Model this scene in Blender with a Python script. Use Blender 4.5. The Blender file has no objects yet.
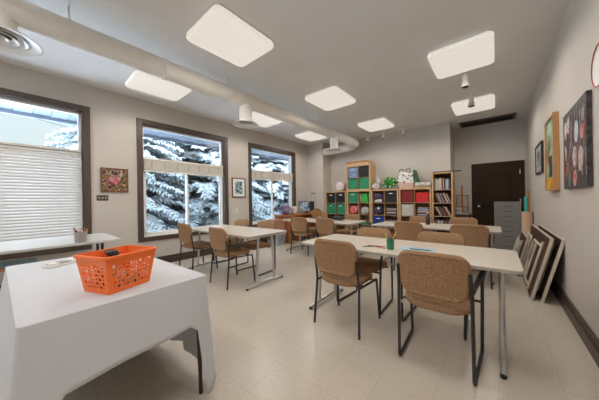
import bpy, bmesh, math, random
from mathutils import Vector, Matrix
random.seed(7)
PI = math.pi
C = bpy.context.scene.collection
SC = bpy.context.scene

# ------------------------------------------------------------------ camera
CAM_H = 1.2
yaw, pitch, roll = 0.696215, 0.000149, -0.015367
fwd = Vector((-math.sin(yaw)*math.cos(pitch), math.cos(yaw)*math.cos(pitch), math.sin(pitch)))
rt = Vector((math.cos(yaw), math.sin(yaw), 0)); up = rt.cross(fwd)
r2 = rt*math.cos(roll) + up*math.sin(roll); u2 = -rt*math.sin(roll) + up*math.cos(roll)
cd = bpy.data.cameras.new('camera'); cam = bpy.data.objects.new('camera', cd); C.objects.link(cam)
M = Matrix((r2, u2, -fwd)).transposed().to_4x4(); M.translation = (0, 0, CAM_H)
cam.matrix_world = M
cd.sensor_width = 36; cd.lens = 235/599*36; cd.clip_start = 0.02
SC.camera = cam

# ------------------------------------------------------------------ world, light levels, exposure
W = bpy.data.worlds.new('overcast_sky'); SC.world = W; W.use_nodes = True
bg = W.node_tree.nodes['Background']; bg.inputs[1].default_value = 1.0
wc = W.node_tree.nodes.new('ShaderNodeTexCoord'); ws = W.node_tree.nodes.new('ShaderNodeSeparateXYZ'); wr = W.node_tree.nodes.new('ShaderNodeValToRGB')
W.node_tree.links.new(wc.outputs['Generated'], ws.inputs[0]); W.node_tree.links.new(ws.outputs['Z'], wr.inputs[0]); W.node_tree.links.new(wr.outputs[0], bg.inputs[0])
wr.color_ramp.elements[0].position = 0.05; wr.color_ramp.elements[0].color = (0.22, 0.24, 0.24, 1)      # overcast: brighter towards the zenith
wr.color_ramp.elements[1].position = 0.9; wr.color_ramp.elements[1].color = (4.3, 5.0, 6.1, 1)
e_ = wr.color_ramp.elements.new(0.30); e_.color = (0.23, 0.26, 0.27, 1)
e_ = wr.color_ramp.elements.new(0.38); e_.color = (3.6, 3.9, 4.4, 1)
PANEL = 0.168; LAMP_W = 15.5
SC.view_settings.view_transform = 'Standard'; SC.view_settings.look = 'None'
SC.view_settings.gamma = 1.0; SC.view_settings.use_curve_mapping = False
SC.view_settings.exposure = 1.90

# ------------------------------------------------------------------ room sizes (metres)
H = 3.094; XL = -5.0; XR = 0.566; YB = 6.97; YA = 7.75; YF = -4.4; XC = -0.87

# ------------------------------------------------------------------ materials
def mat(name, col, rough=0.6, metal=0.0, noise=0.0, scale=20.0, col2=None, bump=0.0, spec=0.5, detail=3.0, emit=None, estr=0.0, alpha=None):
    m = bpy.data.materials.new(name); m.use_nodes = True
    nt = m.node_tree; b = nt.nodes['Principled BSDF']
    b.inputs['Base Color'].default_value = (*col, 1); b.inputs['Roughness'].default_value = rough
    b.inputs['Metallic'].default_value = metal; b.inputs['Specular IOR Level'].default_value = spec
    tc = nt.nodes.new('ShaderNodeTexCoord')
    nz = nt.nodes.new('ShaderNodeTexNoise'); nz.inputs['Scale'].default_value = scale; nz.inputs['Detail'].default_value = detail
    nt.links.new(tc.outputs['Object'], nz.inputs['Vector'])
    if col2 is None:
        k = 1 - (noise or 0.04); col2 = tuple(c*k for c in col)
    rp = nt.nodes.new('ShaderNodeValToRGB')
    rp.color_ramp.elements[0].position = 0.35; rp.color_ramp.elements[1].position = 0.65
    rp.color_ramp.elements[0].color = (*col2, 1); rp.color_ramp.elements[1].color = (*col, 1)
    nt.links.new(nz.outputs['Fac'], rp.inputs[0]); nt.links.new(rp.outputs[0], b.inputs['Base Color'])
    if bump:
        bp = nt.nodes.new('ShaderNodeBump'); bp.inputs['Strength'].default_value = bump; bp.inputs['Distance'].default_value = 0.01
        nt.links.new(nz.outputs['Fac'], bp.inputs['Height']); nt.links.new(bp.outputs[0], b.inputs['Normal'])
    if emit:
        b.inputs['Emission Color'].default_value = (*emit, 1); b.inputs['Emission Strength'].default_value = estr
    return m

m_wall = mat('painted_wall', (0.555, 0.515, 0.465), 0.75, noise=0.03, scale=3)
m_ceil = mat('painted_ceiling', (0.74, 0.725, 0.70), 0.8, noise=0.03, scale=3)
m_trim = mat('brown_trim', (0.075, 0.052, 0.038), 0.45, noise=0.15, scale=12)
m_white = mat('white_vinyl', (0.80, 0.80, 0.78), 0.35)
m_duct = mat('painted_duct', (0.80, 0.77, 0.72), 0.55, noise=0.05, scale=4)
m_fabric = mat('tan_chair_fabric', (0.42, 0.262, 0.150), 0.9, col2=(0.26, 0.148, 0.08), scale=110, bump=0.25, spec=0.15)
m_leg = mat('dark_grey_chair_metal', (0.055, 0.055, 0.058), 0.35, metal=0.6)
m_black = mat('black_plastic', (0.015, 0.015, 0.016), 0.5)
m_chrome = mat('silver_metal', (0.62, 0.62, 0.61), 0.3, metal=0.8)
m_top = mat('cream_laminate', (0.70, 0.64, 0.55), 0.28, noise=0.04, scale=60)
m_edge = mat('grey_edge_band', (0.42, 0.39, 0.35), 0.5)
m_cloth = mat('white_tablecloth', (0.64, 0.655, 0.69), 0.85, noise=0.02, scale=6)
m_orange = mat('orange_plastic', (1.0, 0.20, 0.035), 0.4, noise=0.05, scale=8)
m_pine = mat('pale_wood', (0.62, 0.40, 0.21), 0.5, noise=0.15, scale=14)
m_pinein = mat('shaded_pale_wood', (0.40, 0.26, 0.14), 0.55, noise=0.12, scale=14)  # pale wood darkened in its colour for shade inside shelves; also pencil points
m_oak = mat('orange_oak', (0.42, 0.16, 0.05), 0.45, noise=0.25, scale=9)
m_door = mat('dark_brown_door_paint', (0.034, 0.017, 0.007), 0.45, noise=0.1, scale=6, spec=0.15)
m_grey = mat('grey_steel', (0.21, 0.205, 0.20), 0.45, noise=0.05, scale=7)
m_greyd = mat('grey_steel_seam', (0.10, 0.10, 0.10), 0.5)
m_kraft = mat('kraft_tube', (0.60, 0.42, 0.29), 0.7)
m_brownboard = mat('brown_table_underside', (0.070, 0.030, 0.018), 0.5, noise=0.2, scale=8)
m_beigemetal = mat('beige_metal', (0.60, 0.54, 0.44), 0.4, noise=0.05)
m_slat = mat('white_blind_slat', (0.60, 0.58, 0.55), 0.5)
m_tape = mat('cream_blind_stack', (0.80, 0.75, 0.66), 0.6, noise=0.1, scale=30)
m_snow = mat('snow', (0.86, 0.90, 0.95), 0.9, noise=0.06, scale=3)
m_hazysnow = mat('haze_grey_snow', (0.46, 0.50, 0.53), 0.9, noise=0.3, scale=9)  # tree snow greyed in its colour to imitate the hazy view outside
m_needle = mat('spruce_needles', (0.44, 0.49, 0.49), 0.9, col2=(0.30, 0.35, 0.35), scale=9)  # needles paled in their colour to imitate haze over the dark gaps
m_bark = mat('bark', (0.32, 0.29, 0.27), 0.9, noise=0.4, scale=15)  # bark paled as well, part of the painted haze
m_soffit = mat('pale_blue_soffit', (0.26, 0.30, 0.36), 0.6)
m_panel = mat('light_diffuser', (0.35, 0.35, 0.35), 0.6, emit=(1.0, 0.91, 0.80), estr=PANEL)

# glass
m_glass = bpy.data.materials.new('window_glass'); m_glass.use_nodes = True
nt = m_glass.node_tree; nt.nodes.clear()
o_ = nt.nodes.new('ShaderNodeOutputMaterial'); mx = nt.nodes.new('ShaderNodeMixShader'); tr = nt.nodes.new('ShaderNodeBsdfTransparent'); gl = nt.nodes.new('ShaderNodeBsdfGlossy')
gl.inputs['Roughness'].default_value = 0.02; tr.inputs[0].default_value = (0.95, 0.98, 0.99, 1)
mx.inputs[0].default_value = 0.012
nt.links.new(tr.outputs[0], mx.inputs[1]); nt.links.new(gl.outputs[0], mx.inputs[2]); nt.links.new(mx.outputs[0], o_.inputs[0])

# floor: speckled vinyl tile, faint joints
m_floor = bpy.data.materials.new('speckled_vinyl_floor'); m_floor.use_nodes = True
nt = m_floor.node_tree; b = nt.nodes['Principled BSDF']
tc = nt.nodes.new('ShaderNodeTexCoord')
n1 = nt.nodes.new('ShaderNodeTexNoise'); n1.inputs['Scale'].default_value = 38; n1.inputs['Detail'].default_value = 4
n2 = nt.nodes.new('ShaderNodeTexNoise'); n2.inputs['Scale'].default_value = 1.6; n2.inputs['Detail'].default_value = 3
br = nt.nodes.new('ShaderNodeTexBrick'); br.offset = 0; br.inputs['Scale'].default_value = 1.0
br.inputs['Brick Width'].default_value = 0.305; br.inputs['Row Height'].default_value = 0.305; br.inputs['Mortar Size'].default_value = 0.0016
br.inputs['Color1'].default_value = (1, 1, 1, 1); br.inputs['Color2'].default_value = (0.97, 0.97, 0.97, 1); br.inputs['Mortar'].default_value = (0.80, 0.78, 0.75, 1)
for n in (n1, n2, br): nt.links.new(tc.outputs['Object'], n.inputs['Vector'])
rp = nt.nodes.new('ShaderNodeValToRGB'); rp.color_ramp.elements[0].position = 0.30; rp.color_ramp.elements[1].position = 0.48
rp.color_ramp.elements[0].color = (0.60, 0.535, 0.445, 1); rp.color_ramp.elements[1].color = (0.66, 0.595, 0.505, 1)
rq = nt.nodes.new('ShaderNodeValToRGB'); rq.color_ramp.elements[0].color = (0.88, 0.87, 0.86, 1); rq.color_ramp.elements[1].color = (1, 1, 1, 1)
nt.links.new(n1.outputs['Fac'], rp.inputs[0]); nt.links.new(n2.outputs['Fac'], rq.inputs[0])
x1 = nt.nodes.new('ShaderNodeMixRGB'); x1.blend_type = 'MULTIPLY'; x1.inputs[0].default_value = 1
x2 = nt.nodes.new('ShaderNodeMixRGB'); x2.blend_type = 'MULTIPLY'; x2.inputs[0].default_value = 1
nt.links.new(rp.outputs[0], x1.inputs[1]); nt.links.new(br.outputs['Color'], x1.inputs[2])
nt.links.new(x1.outputs[0], x2.inputs[1]); nt.links.new(rq.outputs[0], x2.inputs[2]); nt.links.new(x2.outputs[0], b.inputs['Base Color'])
b.inputs['Roughness'].default_value = 0.27; b.inputs['Specular IOR Level'].default_value = 0.5

# ------------------------------------------------------------------ mesh helpers
class MB:
    def __init__(s): s.bm = bmesh.new(); s.mi = 0
    def _face(s, vs):
        try:
            f = s.bm.faces.new(vs); f.material_index = s.mi; return f
        except ValueError: return None
    def box(s, x0, x1, y0, y1, z0, z1, mt=None, bev=0.0):
        if bev > 0:
            c = ((x0+x1)/2, (y0+y1)/2, (z0+z1)/2); t = bmesh.new()
            bmesh.ops.create_cube(t, size=1)
            for v in t.verts: v.co = Vector((v.co.x*(x1-x0), v.co.y*(y1-y0), v.co.z*(z1-z0)))
            bmesh.ops.bevel(t, geom=list(t.edges), offset=bev, segments=2, affect='EDGES', profile=0.5)
            mp = {}
            for v in t.verts:
                p = v.co + Vector(c); mp[v] = s.bm.verts.new(mt @ p if mt else p)
            for f in t.faces: s._face([mp[v] for v in f.verts])
            t.free(); return s
        P = [Vector((x, y, z)) for z in (z0, z1) for y in (y0, y1) for x in (x0, x1)]
        if mt: P = [mt @ p for p in P]
        v = [s.bm.verts.new(p) for p in P]
        for q in ((0,2,3,1), (4,5,7,6), (0,1,5,4), (2,6,7,3), (0,4,6,2), (1,3,7,5)): s._face([v[i] for i in q])
        return s
    def tube(s, pts, r, n=8, closed=False, caps=True):
        pts = [Vector(p) for p in pts]; R = r if isinstance(r, (list, tuple)) else [r]*len(pts)
        rings = []; pn = None
        for i, p in enumerate(pts):
            if closed: d = (pts[(i+1) % len(pts)] - pts[i-1])
            else: d = pts[min(i+1, len(pts)-1)] - pts[max(i-1, 0)]
            d.normalize()
            a = pn if pn is not None else (Vector((0, 0, 1)) if abs(d.z) < 0.9 else Vector((1, 0, 0)))
            a = (a - d*a.dot(d)).normalized(); pn = a; b_ = d.cross(a)
            rings.append([s.bm.verts.new(p + (a*math.cos(2*PI*k/n) + b_*math.sin(2*PI*k/n))*R[i]) for k in range(n)])
        m = len(rings)
        for i in range(m if closed else m-1):
            A, B = rings[i], rings[(i+1) % m]
            for k in range(n): s._face([A[k], A[(k+1) % n], B[(k+1) % n], B[k]])
        if not closed and caps: s._face(rings[0][::-1]); s._face(rings[-1])
        return s
    def lathe(s, prof, c=(0, 0, 0), n=20, axis='Z', cap=True):
        c = Vector(c); rings = []
        def mk(r, z, a):
            x, y = r*math.cos(a), r*math.sin(a)
            if axis == 'Z': return c + Vector((x, y, z))
            if axis == 'X': return c + Vector((z, x, y))
            return c + Vector((x, z, y))
        for r, z in prof: rings.append([s.bm.verts.new(mk(max(r, 1e-4), z, 2*PI*k/n)) for k in range(n)])
        for A, B in zip(rings, rings[1:]):
            for k in range(n): s._face([A[k], A[(k+1) % n], B[(k+1) % n], B[k]])
        if cap: s._face(rings[0][::-1]); s._face(rings[-1])
        return s
    def layers(s, loops):
        R = [[s.bm.verts.new(Vector(p)) for p in L] for L in loops]; n = len(R[0])
        for A, B in zip(R, R[1:]):
            for k in range(n): s._face([A[k], A[(k+1) % n], B[(k+1) % n], B[k]])
        s._face(R[0][::-1]); s._face(R[-1]); return s
    def grid(s, P):
        V = [[s.bm.verts.new(Vector(p)) for p in row] for row in P]
        for i in range(len(V)-1):
            for j in range(len(V[0])-1): s._face([V[i][j], V[i][j+1], V[i+1][j+1], V[i+1][j]])
        return s
    def build(s, name, mats, parent=None, smooth=False, loc=None, rotz=0, solid=0.0):
        bmesh.ops.recalc_face_normals(s.bm, faces=list(s.bm.faces))
        me = bpy.data.meshes.new(name); s.bm.to_mesh(me); s.bm.free()
        for m in (mats if isinstance(mats, (list, tuple)) else [mats]): me.materials.append(m)
        if smooth:
            for p in me.polygons: p.use_smooth = True
            try: me.set_sharp_from_angle(angle=math.radians(40))
            except Exception: pass
        o = bpy.data.objects.new(name, me); C.objects.link(o)
        if parent: o.parent = parent
        if loc: o.location = loc
        if rotz: o.rotation_euler.z = rotz
        if solid:
            md = o.modifiers.new('thickness', 'SOLIDIFY'); md.thickness = solid; md.offset = 0
        return o

def tag(o, label=None, cat=None, group=None, kind=None):
    if label: o['label'] = label
    if cat: o['category'] = cat
    if group: o['group'] = group
    if kind: o['kind'] = kind
    return o
def thing(name, label, cat, loc=(0, 0, 0), rotz=0, group=None):
    o = bpy.data.objects.new(name, None); C.objects.link(o); o.empty_display_size = 0.1
    o.location = loc; o.rotation_euler = (0, 0, rotz); return tag(o, label, cat, group)
def struct(name, mb, mats, parent=None, smooth=False):
    o = mb.build(name, mats, parent, smooth)
    if parent is None: o['kind'] = 'structure'
    return o
def dup(root, loc, rotz, label, group=None):
    r = root.copy(); C.objects.link(r); r.location = loc; r.rotation_euler = (0, 0, rotz); r['label'] = label
    if group: r['group'] = group
    for ch in list(root.children):
        c = ch.copy(); C.objects.link(c); c.parent = r
        for g in ch.children:
            d = g.copy(); C.objects.link(d); d.parent = c
    return r
def rr(w, h, r, n=5):
    out = []
    for cx, cy, a0 in ((w/2-r, h/2-r, 0), (-w/2+r, h/2-r, PI/2), (-w/2+r, -h/2+r, PI), (w/2-r, -h/2+r, 1.5*PI)):
        for k in range(n+1):
            a = a0 + k*PI/2/n; out.append((cx + r*math.cos(a), cy + r*math.sin(a)))
    return out
def bezier_pts(pts, rad, n=5):
    """round the corners of a polyline"""
    P = [Vector(p) for p in pts]; out = [P[0]]
    for i in range(1, len(P)-1):
        a = (P[i-1]-P[i]); b_ = (P[i+1]-P[i]); r = min(rad, a.length*0.45, b_.length*0.45)
        A = P[i]+a.normalized()*r; B = P[i]+b_.normalized()*r
        for k in range(n+1):
            t = k/n; out.append(A*(1-t)**2 + P[i]*2*t*(1-t) + B*t*t)
    out.append(P[-1]); return out

# ------------------------------------------------------------------ setting
struct('floor', MB().box(XL-0.02, XR+0.02, YF, YA+0.02, -0.1, 0), m_floor)
struct('ceiling', MB().box(XL-0.2, XR+0.2, YF-0.2, YA+0.2, H, H+0.12), m_ceil)
struct('wall_right', MB().box(XR, XR+0.15, YF-0.15, YA+0.15, -0.1, H), m_wall)
struct('wall_front', MB().box(XL, XR, YF-0.15, YF, -0.1, H), m_wall)
struct('wall_back', MB().box(XL, XC, YB, YB+0.93, -0.1, H), m_wall)
struct('wall_alcove', MB().box(XC, XR, YA, YA+0.15, -0.1, H), m_wall)
struct('wall_pier', MB().box(XL, -4.37, 6.46, YB, -0.0, H), m_wall)
WIN = [(-1.13, 0.75), (1.39, 3.27), (3.90, 5.78), (-3.64, -1.76)]   # outer trim extents; the last window is unseen, added for more daylight
ZT, ZB = 2.74, 0.47; TW = 0.085
wl = MB(); ys = [YF-0.15]
for a, b_ in sorted(WIN): ys += [a+TW, b_-TW]
ys.append(YB)
for i in range(0, len(ys), 2): wl.box(XL-0.22, XL, ys[i], ys[i+1], -0.1, H)
for a, b_ in WIN:
    wl.box(XL-0.22, XL, a+TW, b_-TW, -0.1, ZB+TW); wl.box(XL-0.22, XL, a+TW, b_-TW, ZT-TW, H)
struct('wall_left', wl, m_wall)
def baseboard(name, x0, x1, y0, y1, dx, dy):
    m = MB().box(x0, x1, y0, y1, 0.0, 0.10)
    m.box(x0+(0.012 if dx > 0 else 0), x1-(0.012 if dx < 0 else 0), y0+(0.012 if dy > 0 else 0), y1-(0.012 if dy < 0 else 0), 0.10, 0.145)
    struct(name, m, m_trim)
baseboard('baseboard_right', XR-0.032, XR, YF, YA, 1, 0)
baseboard('baseboard_left', XL, XL+0.032, YF, 6.46, -1, 0)
baseboard('baseboard_back', -4.37, XC, YB-0.03, YB, 0, 1)
baseboard('baseboard_pier', XL+0.032, -4.37, 6.43, 6.46, 0, 1)
baseboard('baseboard_alcove', XC, -0.50, YA-0.03, YA, 0, 1)
baseboard('baseboard_front', XL+0.032, XR-0.032, YF, YF+0.03, 0, -1)

for i, (a, b_) in enumerate(WIN):
    wt = bpy.data.objects.new('window_%d' % (i+1), None); C.objects.link(wt); wt['kind'] = 'structure'; wt.location = (XL, (a+b_)/2, ZB)
    wt.empty_display_size = 0.1
    def wb(mb, nm, mm, sm=False):
        o = mb.build(nm, mm, None, sm); o.parent = wt; o.location = (-XL, -(a+b_)/2, -ZB); return o
    t = MB()
    t.box(XL, XL+0.028, a, b_, ZT-TW, ZT); t.box(XL, XL+0.028, a, b_, ZB, ZB+TW)
    t.box(XL, XL+0.028, a, a+TW, ZB+TW, ZT-TW); t.box(XL, XL+0.028, b_-TW, b_, ZB+TW, ZT-TW)
    # dark jamb lining
    A, B, z0, z1 = a+TW, b_-TW, ZB+TW, ZT-TW
    t.box(XL-0.07, XL, A, A+0.012, z0, z1); t.box(XL-0.07, XL, B-0.012, B, z0, z1); t.box(XL-0.07, XL, A, B, z1-0.012, z1)
    wb(t, 'window_trim', m_trim)
    f = MB(); xa, xb = XL-0.13, XL-0.07; fw = 0.045
    f.box(xa, xb, A, A+fw, z0, z1); f.box(xa, xb, B-fw, B, z0, z1); f.box(xa, xb, A, B, z1-fw, z1); f.box(xa, xb+0.02, A, B, z0, z0+fw+0.01)
    zr = 2.0; f.box(xa, xb, A, B, zr-0.03, zr+0.04)
    wb(f, 'window_frame', m_white)
    s_ = MB(); ym = (A+B)/2
    for p, q, off in ((A+fw, ym+0.02, 0.0), (ym-0.02, B-fw, -0.02)):
        s_.box(xa+0.012+off, xb-0.015+off, p, p+0.035, z0+fw, zr-0.03); s_.box(xa+0.012+off, xb-0.015+off, q-0.035, q, z0+fw, zr-0.03)
        s_.box(xa+0.012+off, xb-0.015+off, p, q, z0+fw, z0+fw+0.035); s_.box(xa+0.012+off, xb-0.015+off, p, q, zr-0.06, zr-0.03)
    wb(s_, 'window_sash', m_white)
    g = MB().box(XL-0.112, XL-0.108, A+fw, B-fw, zr+0.04, z1-fw).box(XL-0.112, XL-0.108, A+fw+0.03, B-fw-0.03, z0+fw+0.03, zr-0.06)
    wb(g, 'window_pane', m_glass)
    wb(MB().box(xb, xb+0.02, ym-0.05, ym+0.05, z0+0.06, z0+0.075, bev=0.004), 'window_latch', m_white)

# venetian blinds, one per window: lowered on the first, drawn up on the others
def blind(i, down, lab):
    a, b_ = WIN[i]; A, B = a+TW+0.02, b_-TW-0.02; ym = (A+B)/2
    t = thing('venetian_blind', lab, 'blind', (XL-0.035, ym, 2.04), 0, 'blinds at the three windows')
    w2 = (B-A)/2
    MB().box(-0.024, 0.024, -w2, w2, -0.035, 0.0, bev=0.004).build('head_rail', m_slat if down else m_tape, t)
    if down:
        n = 33; mb = MB()
        for k in range(n):
            zc = -0.058 - k*0.043; mt = Matrix.Translation((0, 0, zc)) @ Matrix.Rotation(math.radians(57), 4, 'Y')
            P_ = [(-0.026, 0), (-0.018, .0065), (-0.009, .0105), (0, .012), (0.009, .0105), (0.018, .0065), (0.026, 0)]
            mb.layers([[mt @ Vector((x, yy, z)) for x, z in P_]+[mt @ Vector((x, yy, z-.0015)) for x, z in P_[::-1]] for yy in (-w2, w2)])
        mb.build('slats', m_slat, t)
        zb = -0.058-n*0.043-0.005
        MB().box(-0.02, 0.02, -w2, w2, zb, zb+0.022, bev=0.004).build('bottom_rail', m_slat, t)
        for y in (-w2*0.75, -0.1, w2*0.7):
            MB().tube([(0.026, y, -0.03), (0.026, y, zb)], 0.0015, 5).build('ladder_cord', m_slat, t)
    else:
        mb = MB()
        for k in range(24): mb.box(-0.022, 0.022, -w2+0.01, w2-0.01, -0.048-k*0.0078, -0.043-k*0.0078)
        mb.build('slats', m_tape, t)
        MB().box(-0.023, 0.023, -w2+0.005, w2-0.005, -0.262, -0.238, bev=0.004).build('bottom_rail', m_tape, t)
        for k in range(7):
            y = -w2+0.14+k*(2*w2-0.28)/6
            MB().box(0.0235, 0.0255, y-0.007, y+0.007, -0.20, -0.06).build('ladder_tape', m_edge, t)
        MB().tube([(0.03, w2-0.05, -0.03), (0.03, w2-0.055, -0.9)], 0.002, 5).tube([(0.03, w2-0.055, -0.9), (0.03, w2-0.055, -0.95)], 0.006, 6).build('pull_cord', m_slat, t)
blind(0, True, 'white venetian blind lowered over the lower part of the nearest window')
blind(1, False, 'cream blind drawn up under the transom of the middle window, beside the heart picture')
blind(2, False, 'cream blind drawn up under the transom of the farthest window')

# door in the alcove
dt = bpy.data.objects.new('door_1', None); C.objects.link(dt); dt['kind'] = 'structure'; dt.location = (0.02, YA, 0)
def db(mb, nm, mm, sm=False, par=None):
    o = mb.build(nm, mm, par or dt, sm); return o
tr_ = MB(); tr_.box(-0.51, -0.43, -0.03, 0, 0, 2.07); tr_.box(0.43, 0.51, -0.03, 0, 0, 2.07); tr_.box(-0.51, 0.51, -0.035, 0, 1.99, 2.075)
db(tr_, 'door_frame', m_door)
leaf = MB().box(-0.43, 0.43, -0.02, 0, 0.01, 1.99)
lf = db(leaf, 'door_leaf', m_door)
def arch_panel(x0, x1, z0, z1, rise):
    m = MB(); pts = [(x0, z0), (x1, z0), (x1, z1)]
    n = 12
    for k in range(1, n): 
        t = k/n; pts.append((x1+(x0-x1)*t, z1+rise*math.sin(PI*t)**1.5))
    pts.append((x0, z1))
    P = [(x, -0.024, z) for x, z in pts]
    m.tube(P, 0.012, 6, closed=True)
    m2 = [(x*0.84+(x0+x1)/2*0.16, z*0.93+(z0+z1)/2*0.07) for x, z in pts]
    m.layers([[(x, -0.02, z) for x, z in m2], [(x, -0.028, z) for x, z in m2]])
    return m
for z0, z1, r_ in ((0.95, 1.72, 0.09), (0.2, 0.80, 0.0)):
    db(arch_panel(-0.27, 0.29, z0, z1, r_), 'door_panel', m_door, True)
hd = MB().lathe([(0.028, 0), (0.028, -0.012), (0.012, -0.02), (0.012, -0.04), (0.028, -0.05), (0.03, -0.065), (0.02, -0.08), (0.0, -0.082)], (-0.36, -0.02, 0.97), 16, 'Y')
db(hd, 'door_handle', m_chrome, True)
for z in (0.25, 1.1, 1.80):
    db(MB().box(0.42, 0.44, -0.038, -0.02, z-0.05, z+0.05), 'door_hinge', m_chrome)

# dark recessed slot in the alcove ceiling
v = MB().box(-0.70, 0.38, 7.20, 7.25, H-0.025, H).box(-0.70, 0.38, 7.63, 7.68, H-0.025, H).box(-0.70, -0.65, 7.25, 7.63, H-0.025, H).box(0.33, 0.38, 7.25, 7.63, H-0.025, H)
vt = thing('ceiling_vent', 'long dark brown ceiling vent above the alcove in front of the door', 'vent', (0, 0, 0))
v.build('frame', m_trim, vt)
v = MB()
for k in range(7): v.box(-0.65, 0.33, 7.27+k*0.052, 7.275+k*0.052, H-0.02, H-0.002)
v.build('slat', m_black, vt)
MB().box(-0.65, 0.33, 7.25, 7.63, H-0.0022, H-0.0005).build('backing', m_black, vt)

# ------------------------------------------------------------------ outside
def spruce(name, loc, rotz, sc, label, src=[None]):
    if src[0] is None:
        t = thing(name, label, 'tree', (0, 0, 0))
        MB().tube([(0, 0, 0), (0.02, 0, 3), (0, 0.02, 6), (0, 0, 9.3)], [0.17, 0.12, 0.07, 0.01], 8).build('trunk', m_bark, t)
        nb, sb, br_ = MB(), MB(), MB(); rnd = random.Random(3)
        z = 0.5
        while z < 9.0:
            L0 = 2.75*(1-z/9.6)+0.25; nn = 8 if z < 6 else 6; off = rnd.random()*6
            for k in range(nn):
                a = off+2*PI*k/nn+rnd.uniform(-.25, .25); L = L0*rnd.uniform(.8, 1.12); dz = rnd.uniform(-.1, .1)
                d = Vector((math.cos(a), math.sin(a), 0)); sd = Vector((-d.y, d.x, 0))
                def pt(t): return d*(L*t) + Vector((0, 0, z+dz-0.30*L*t*t+0.10*L*t))
                br_.tube([pt(0), pt(.5), pt(1)], [0.03, 0.018, 0.006], 4)
                m = max(4, int(L/0.105))
                for j in range(1, m+1):
                    tj = j/m; p = pt(tj)
                    for sgn in (-1, 1):
                        tl = (0.62*(1-tj)+0.16)*rnd.uniform(.7, 1.15)*min(1, L/1.8+.3)
                        q = p + sd*sgn*tl*.85 + d*tl*.55 + Vector((0, 0, -0.10*tl-rnd.uniform(0, .1)))
                        mid = p*.5+q*.5+Vector((0, 0, .02)); w = 0.030+rnd.random()*.016
                        nb.tube([p, mid, q], [0.02, w, 0.006], 5, caps=False)
                        if rnd.random() < .55:
                            u = Vector((0, 0, .035))
                            sb.tube([p*.75+q*.25+u*1.0, mid+u*1.25, p*.12+q*.88+u], [0.012, w*rnd.uniform(.6, 1.35), 0.01], 5, caps=False)
            z += 0.21
        br_.build('branches', m_bark, t); nb.build('needles', m_needle, t); sb.build('snow_cover', m_hazysnow, t)
        src[0] = t; r = t
    else:
        r = dup(src[0], loc, rotz, label)
    r.location = loc; r.rotation_euler = (0, 0, rotz); r.scale = (sc, sc, sc); r['group'] = 'snowy spruces outside the windows'
    return r
GZ = -0.55
tag(struct('ground_outside', MB().box(-40, XL-0.25, -25, 35, GZ-0.1, GZ), m_snow), None)
spruce('spruce_tree', (-9.0, 4.7, GZ), 0.4, 1.1, 'snow-laden spruce filling the view of the middle window')
spruce('spruce_tree', (-8.3, 1.9, GZ), 1.7, 0.85, 'snowy spruce reaching a branch into the view of the nearest window')
spruce('spruce_tree', (-9.3, 8.9, GZ), 2.1, 1.12, 'snowy spruce standing outside the farthest window')
spruce('spruce_tree', (-13.5, 6.3, GZ), 1.3, 1.2, 'snowy spruce behind and between the two nearest outdoor spruces')
spruce('spruce_tree', (-14.5, 12.5, GZ), 3.3, 1.2, 'snowy spruce farthest off, at the right in the farthest window')
# eave: soffit boards over the windows
sf = MB()
k = 0; y = -4.0
while y < 9.5:
    sf.box(-6.25, XL-0.225, y, y+0.21, 2.79+(0.010 if k % 2 else 0), 2.85); y += 0.22; k += 1
sf.box(-6.29, -6.25, -4.0, 9.6, 2.73, 2.98)
struct('roof_soffit', sf, m_soffit)
MB().tube([(-11, -9, 5.2), (-11, -4, 4.65), (-11, 0, 3.95), (-11, 2, 3.6)], 0.014, 6).build('power_line', m_black)
tag(bpy.data.objects['power_line'], 'thin dark overhead wire crossing the sky in the nearest window', 'cable')

# ------------------------------------------------------------------ ceiling lights
def light_panel():
    t = thing('ceiling_light', '', 'ceiling light')
    P = lambda w, h, r, z: [(x, y, z) for x, y in rr(w, h, r)]
    MB().layers([P(.66, .76, .05, -0.022), P(.66, .76, .05, 0)]).build('frame', m_white, t)
    MB().layers([P(.64, .74, .06, -0.075), P(.675, .775, .07, -0.066), P(.675, .775, .07, -0.0225)]).build('diffuser', m_panel, t)
    ld = bpy.data.lights.new('panel_lamp', 'SPOT'); ld.energy = LAMP_W; ld.spot_size = math.radians(175); ld.spot_blend = 0.35; ld.color = (1.0, 0.93, 0.86); ld.shadow_soft_size = 0.32
    lo = bpy.data.objects.new('panel_lamp', ld); C.objects.link(lo); lo.parent = t; lo.location = (0, 0, -0.10)
    return t
LP = [(-2.33, 1.60, 'square glowing ceiling panel nearest the camera, top centre'), (-2.33, 3.74, 'glowing ceiling panel second in the middle row, right of the duct'),
      (-2.29, 5.80, 'glowing ceiling panel at the far end of the middle row, before the spotlights'),
      (-0.33, 3.80, 'large glowing ceiling panel nearest the right wall'), (-0.33, 5.92, 'glowing ceiling panel in front of the dark alcove vent'),
      (-4.13, 1.47, 'glowing ceiling panel left of the duct, nearest the middle window'), (-4.10, 3.60, 'glowing ceiling panel behind the middle round air diffuser'),
      (-4.10, 5.50, 'glowing ceiling panel farthest along the window side, by the pier'), (-4.13, -0.60, 'unseen ceiling panel added behind the camera at the window side'), (-2.33, -0.60, 'unseen ceiling panel added behind the camera in the middle row'), (-0.33, -0.60, 'unseen ceiling panel added behind the camera at the right'),  # the ones behind the camera are unseen, added to light the near end
      (-4.13, -2.75, 'unseen ceiling panel added farthest behind the camera at the window side'), (-2.33, -2.75, 'unseen ceiling panel added farthest behind the camera in the middle row'), (-0.33, -2.75, 'unseen ceiling panel added farthest behind the camera at the right'),
      (-0.33, 1.60, 'unseen ceiling panel added overhead at the right, above the frame')]  # overhead panel out of view, added for its light
l0 = light_panel()
for i, (x, y, lab) in enumerate(LP):
    o = l0 if i == 0 else dup(l0, (0, 0, 0), 0, lab)
    o.location = (x, y, H); o['label'] = lab; o['group'] = 'ceiling light panels'

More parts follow.
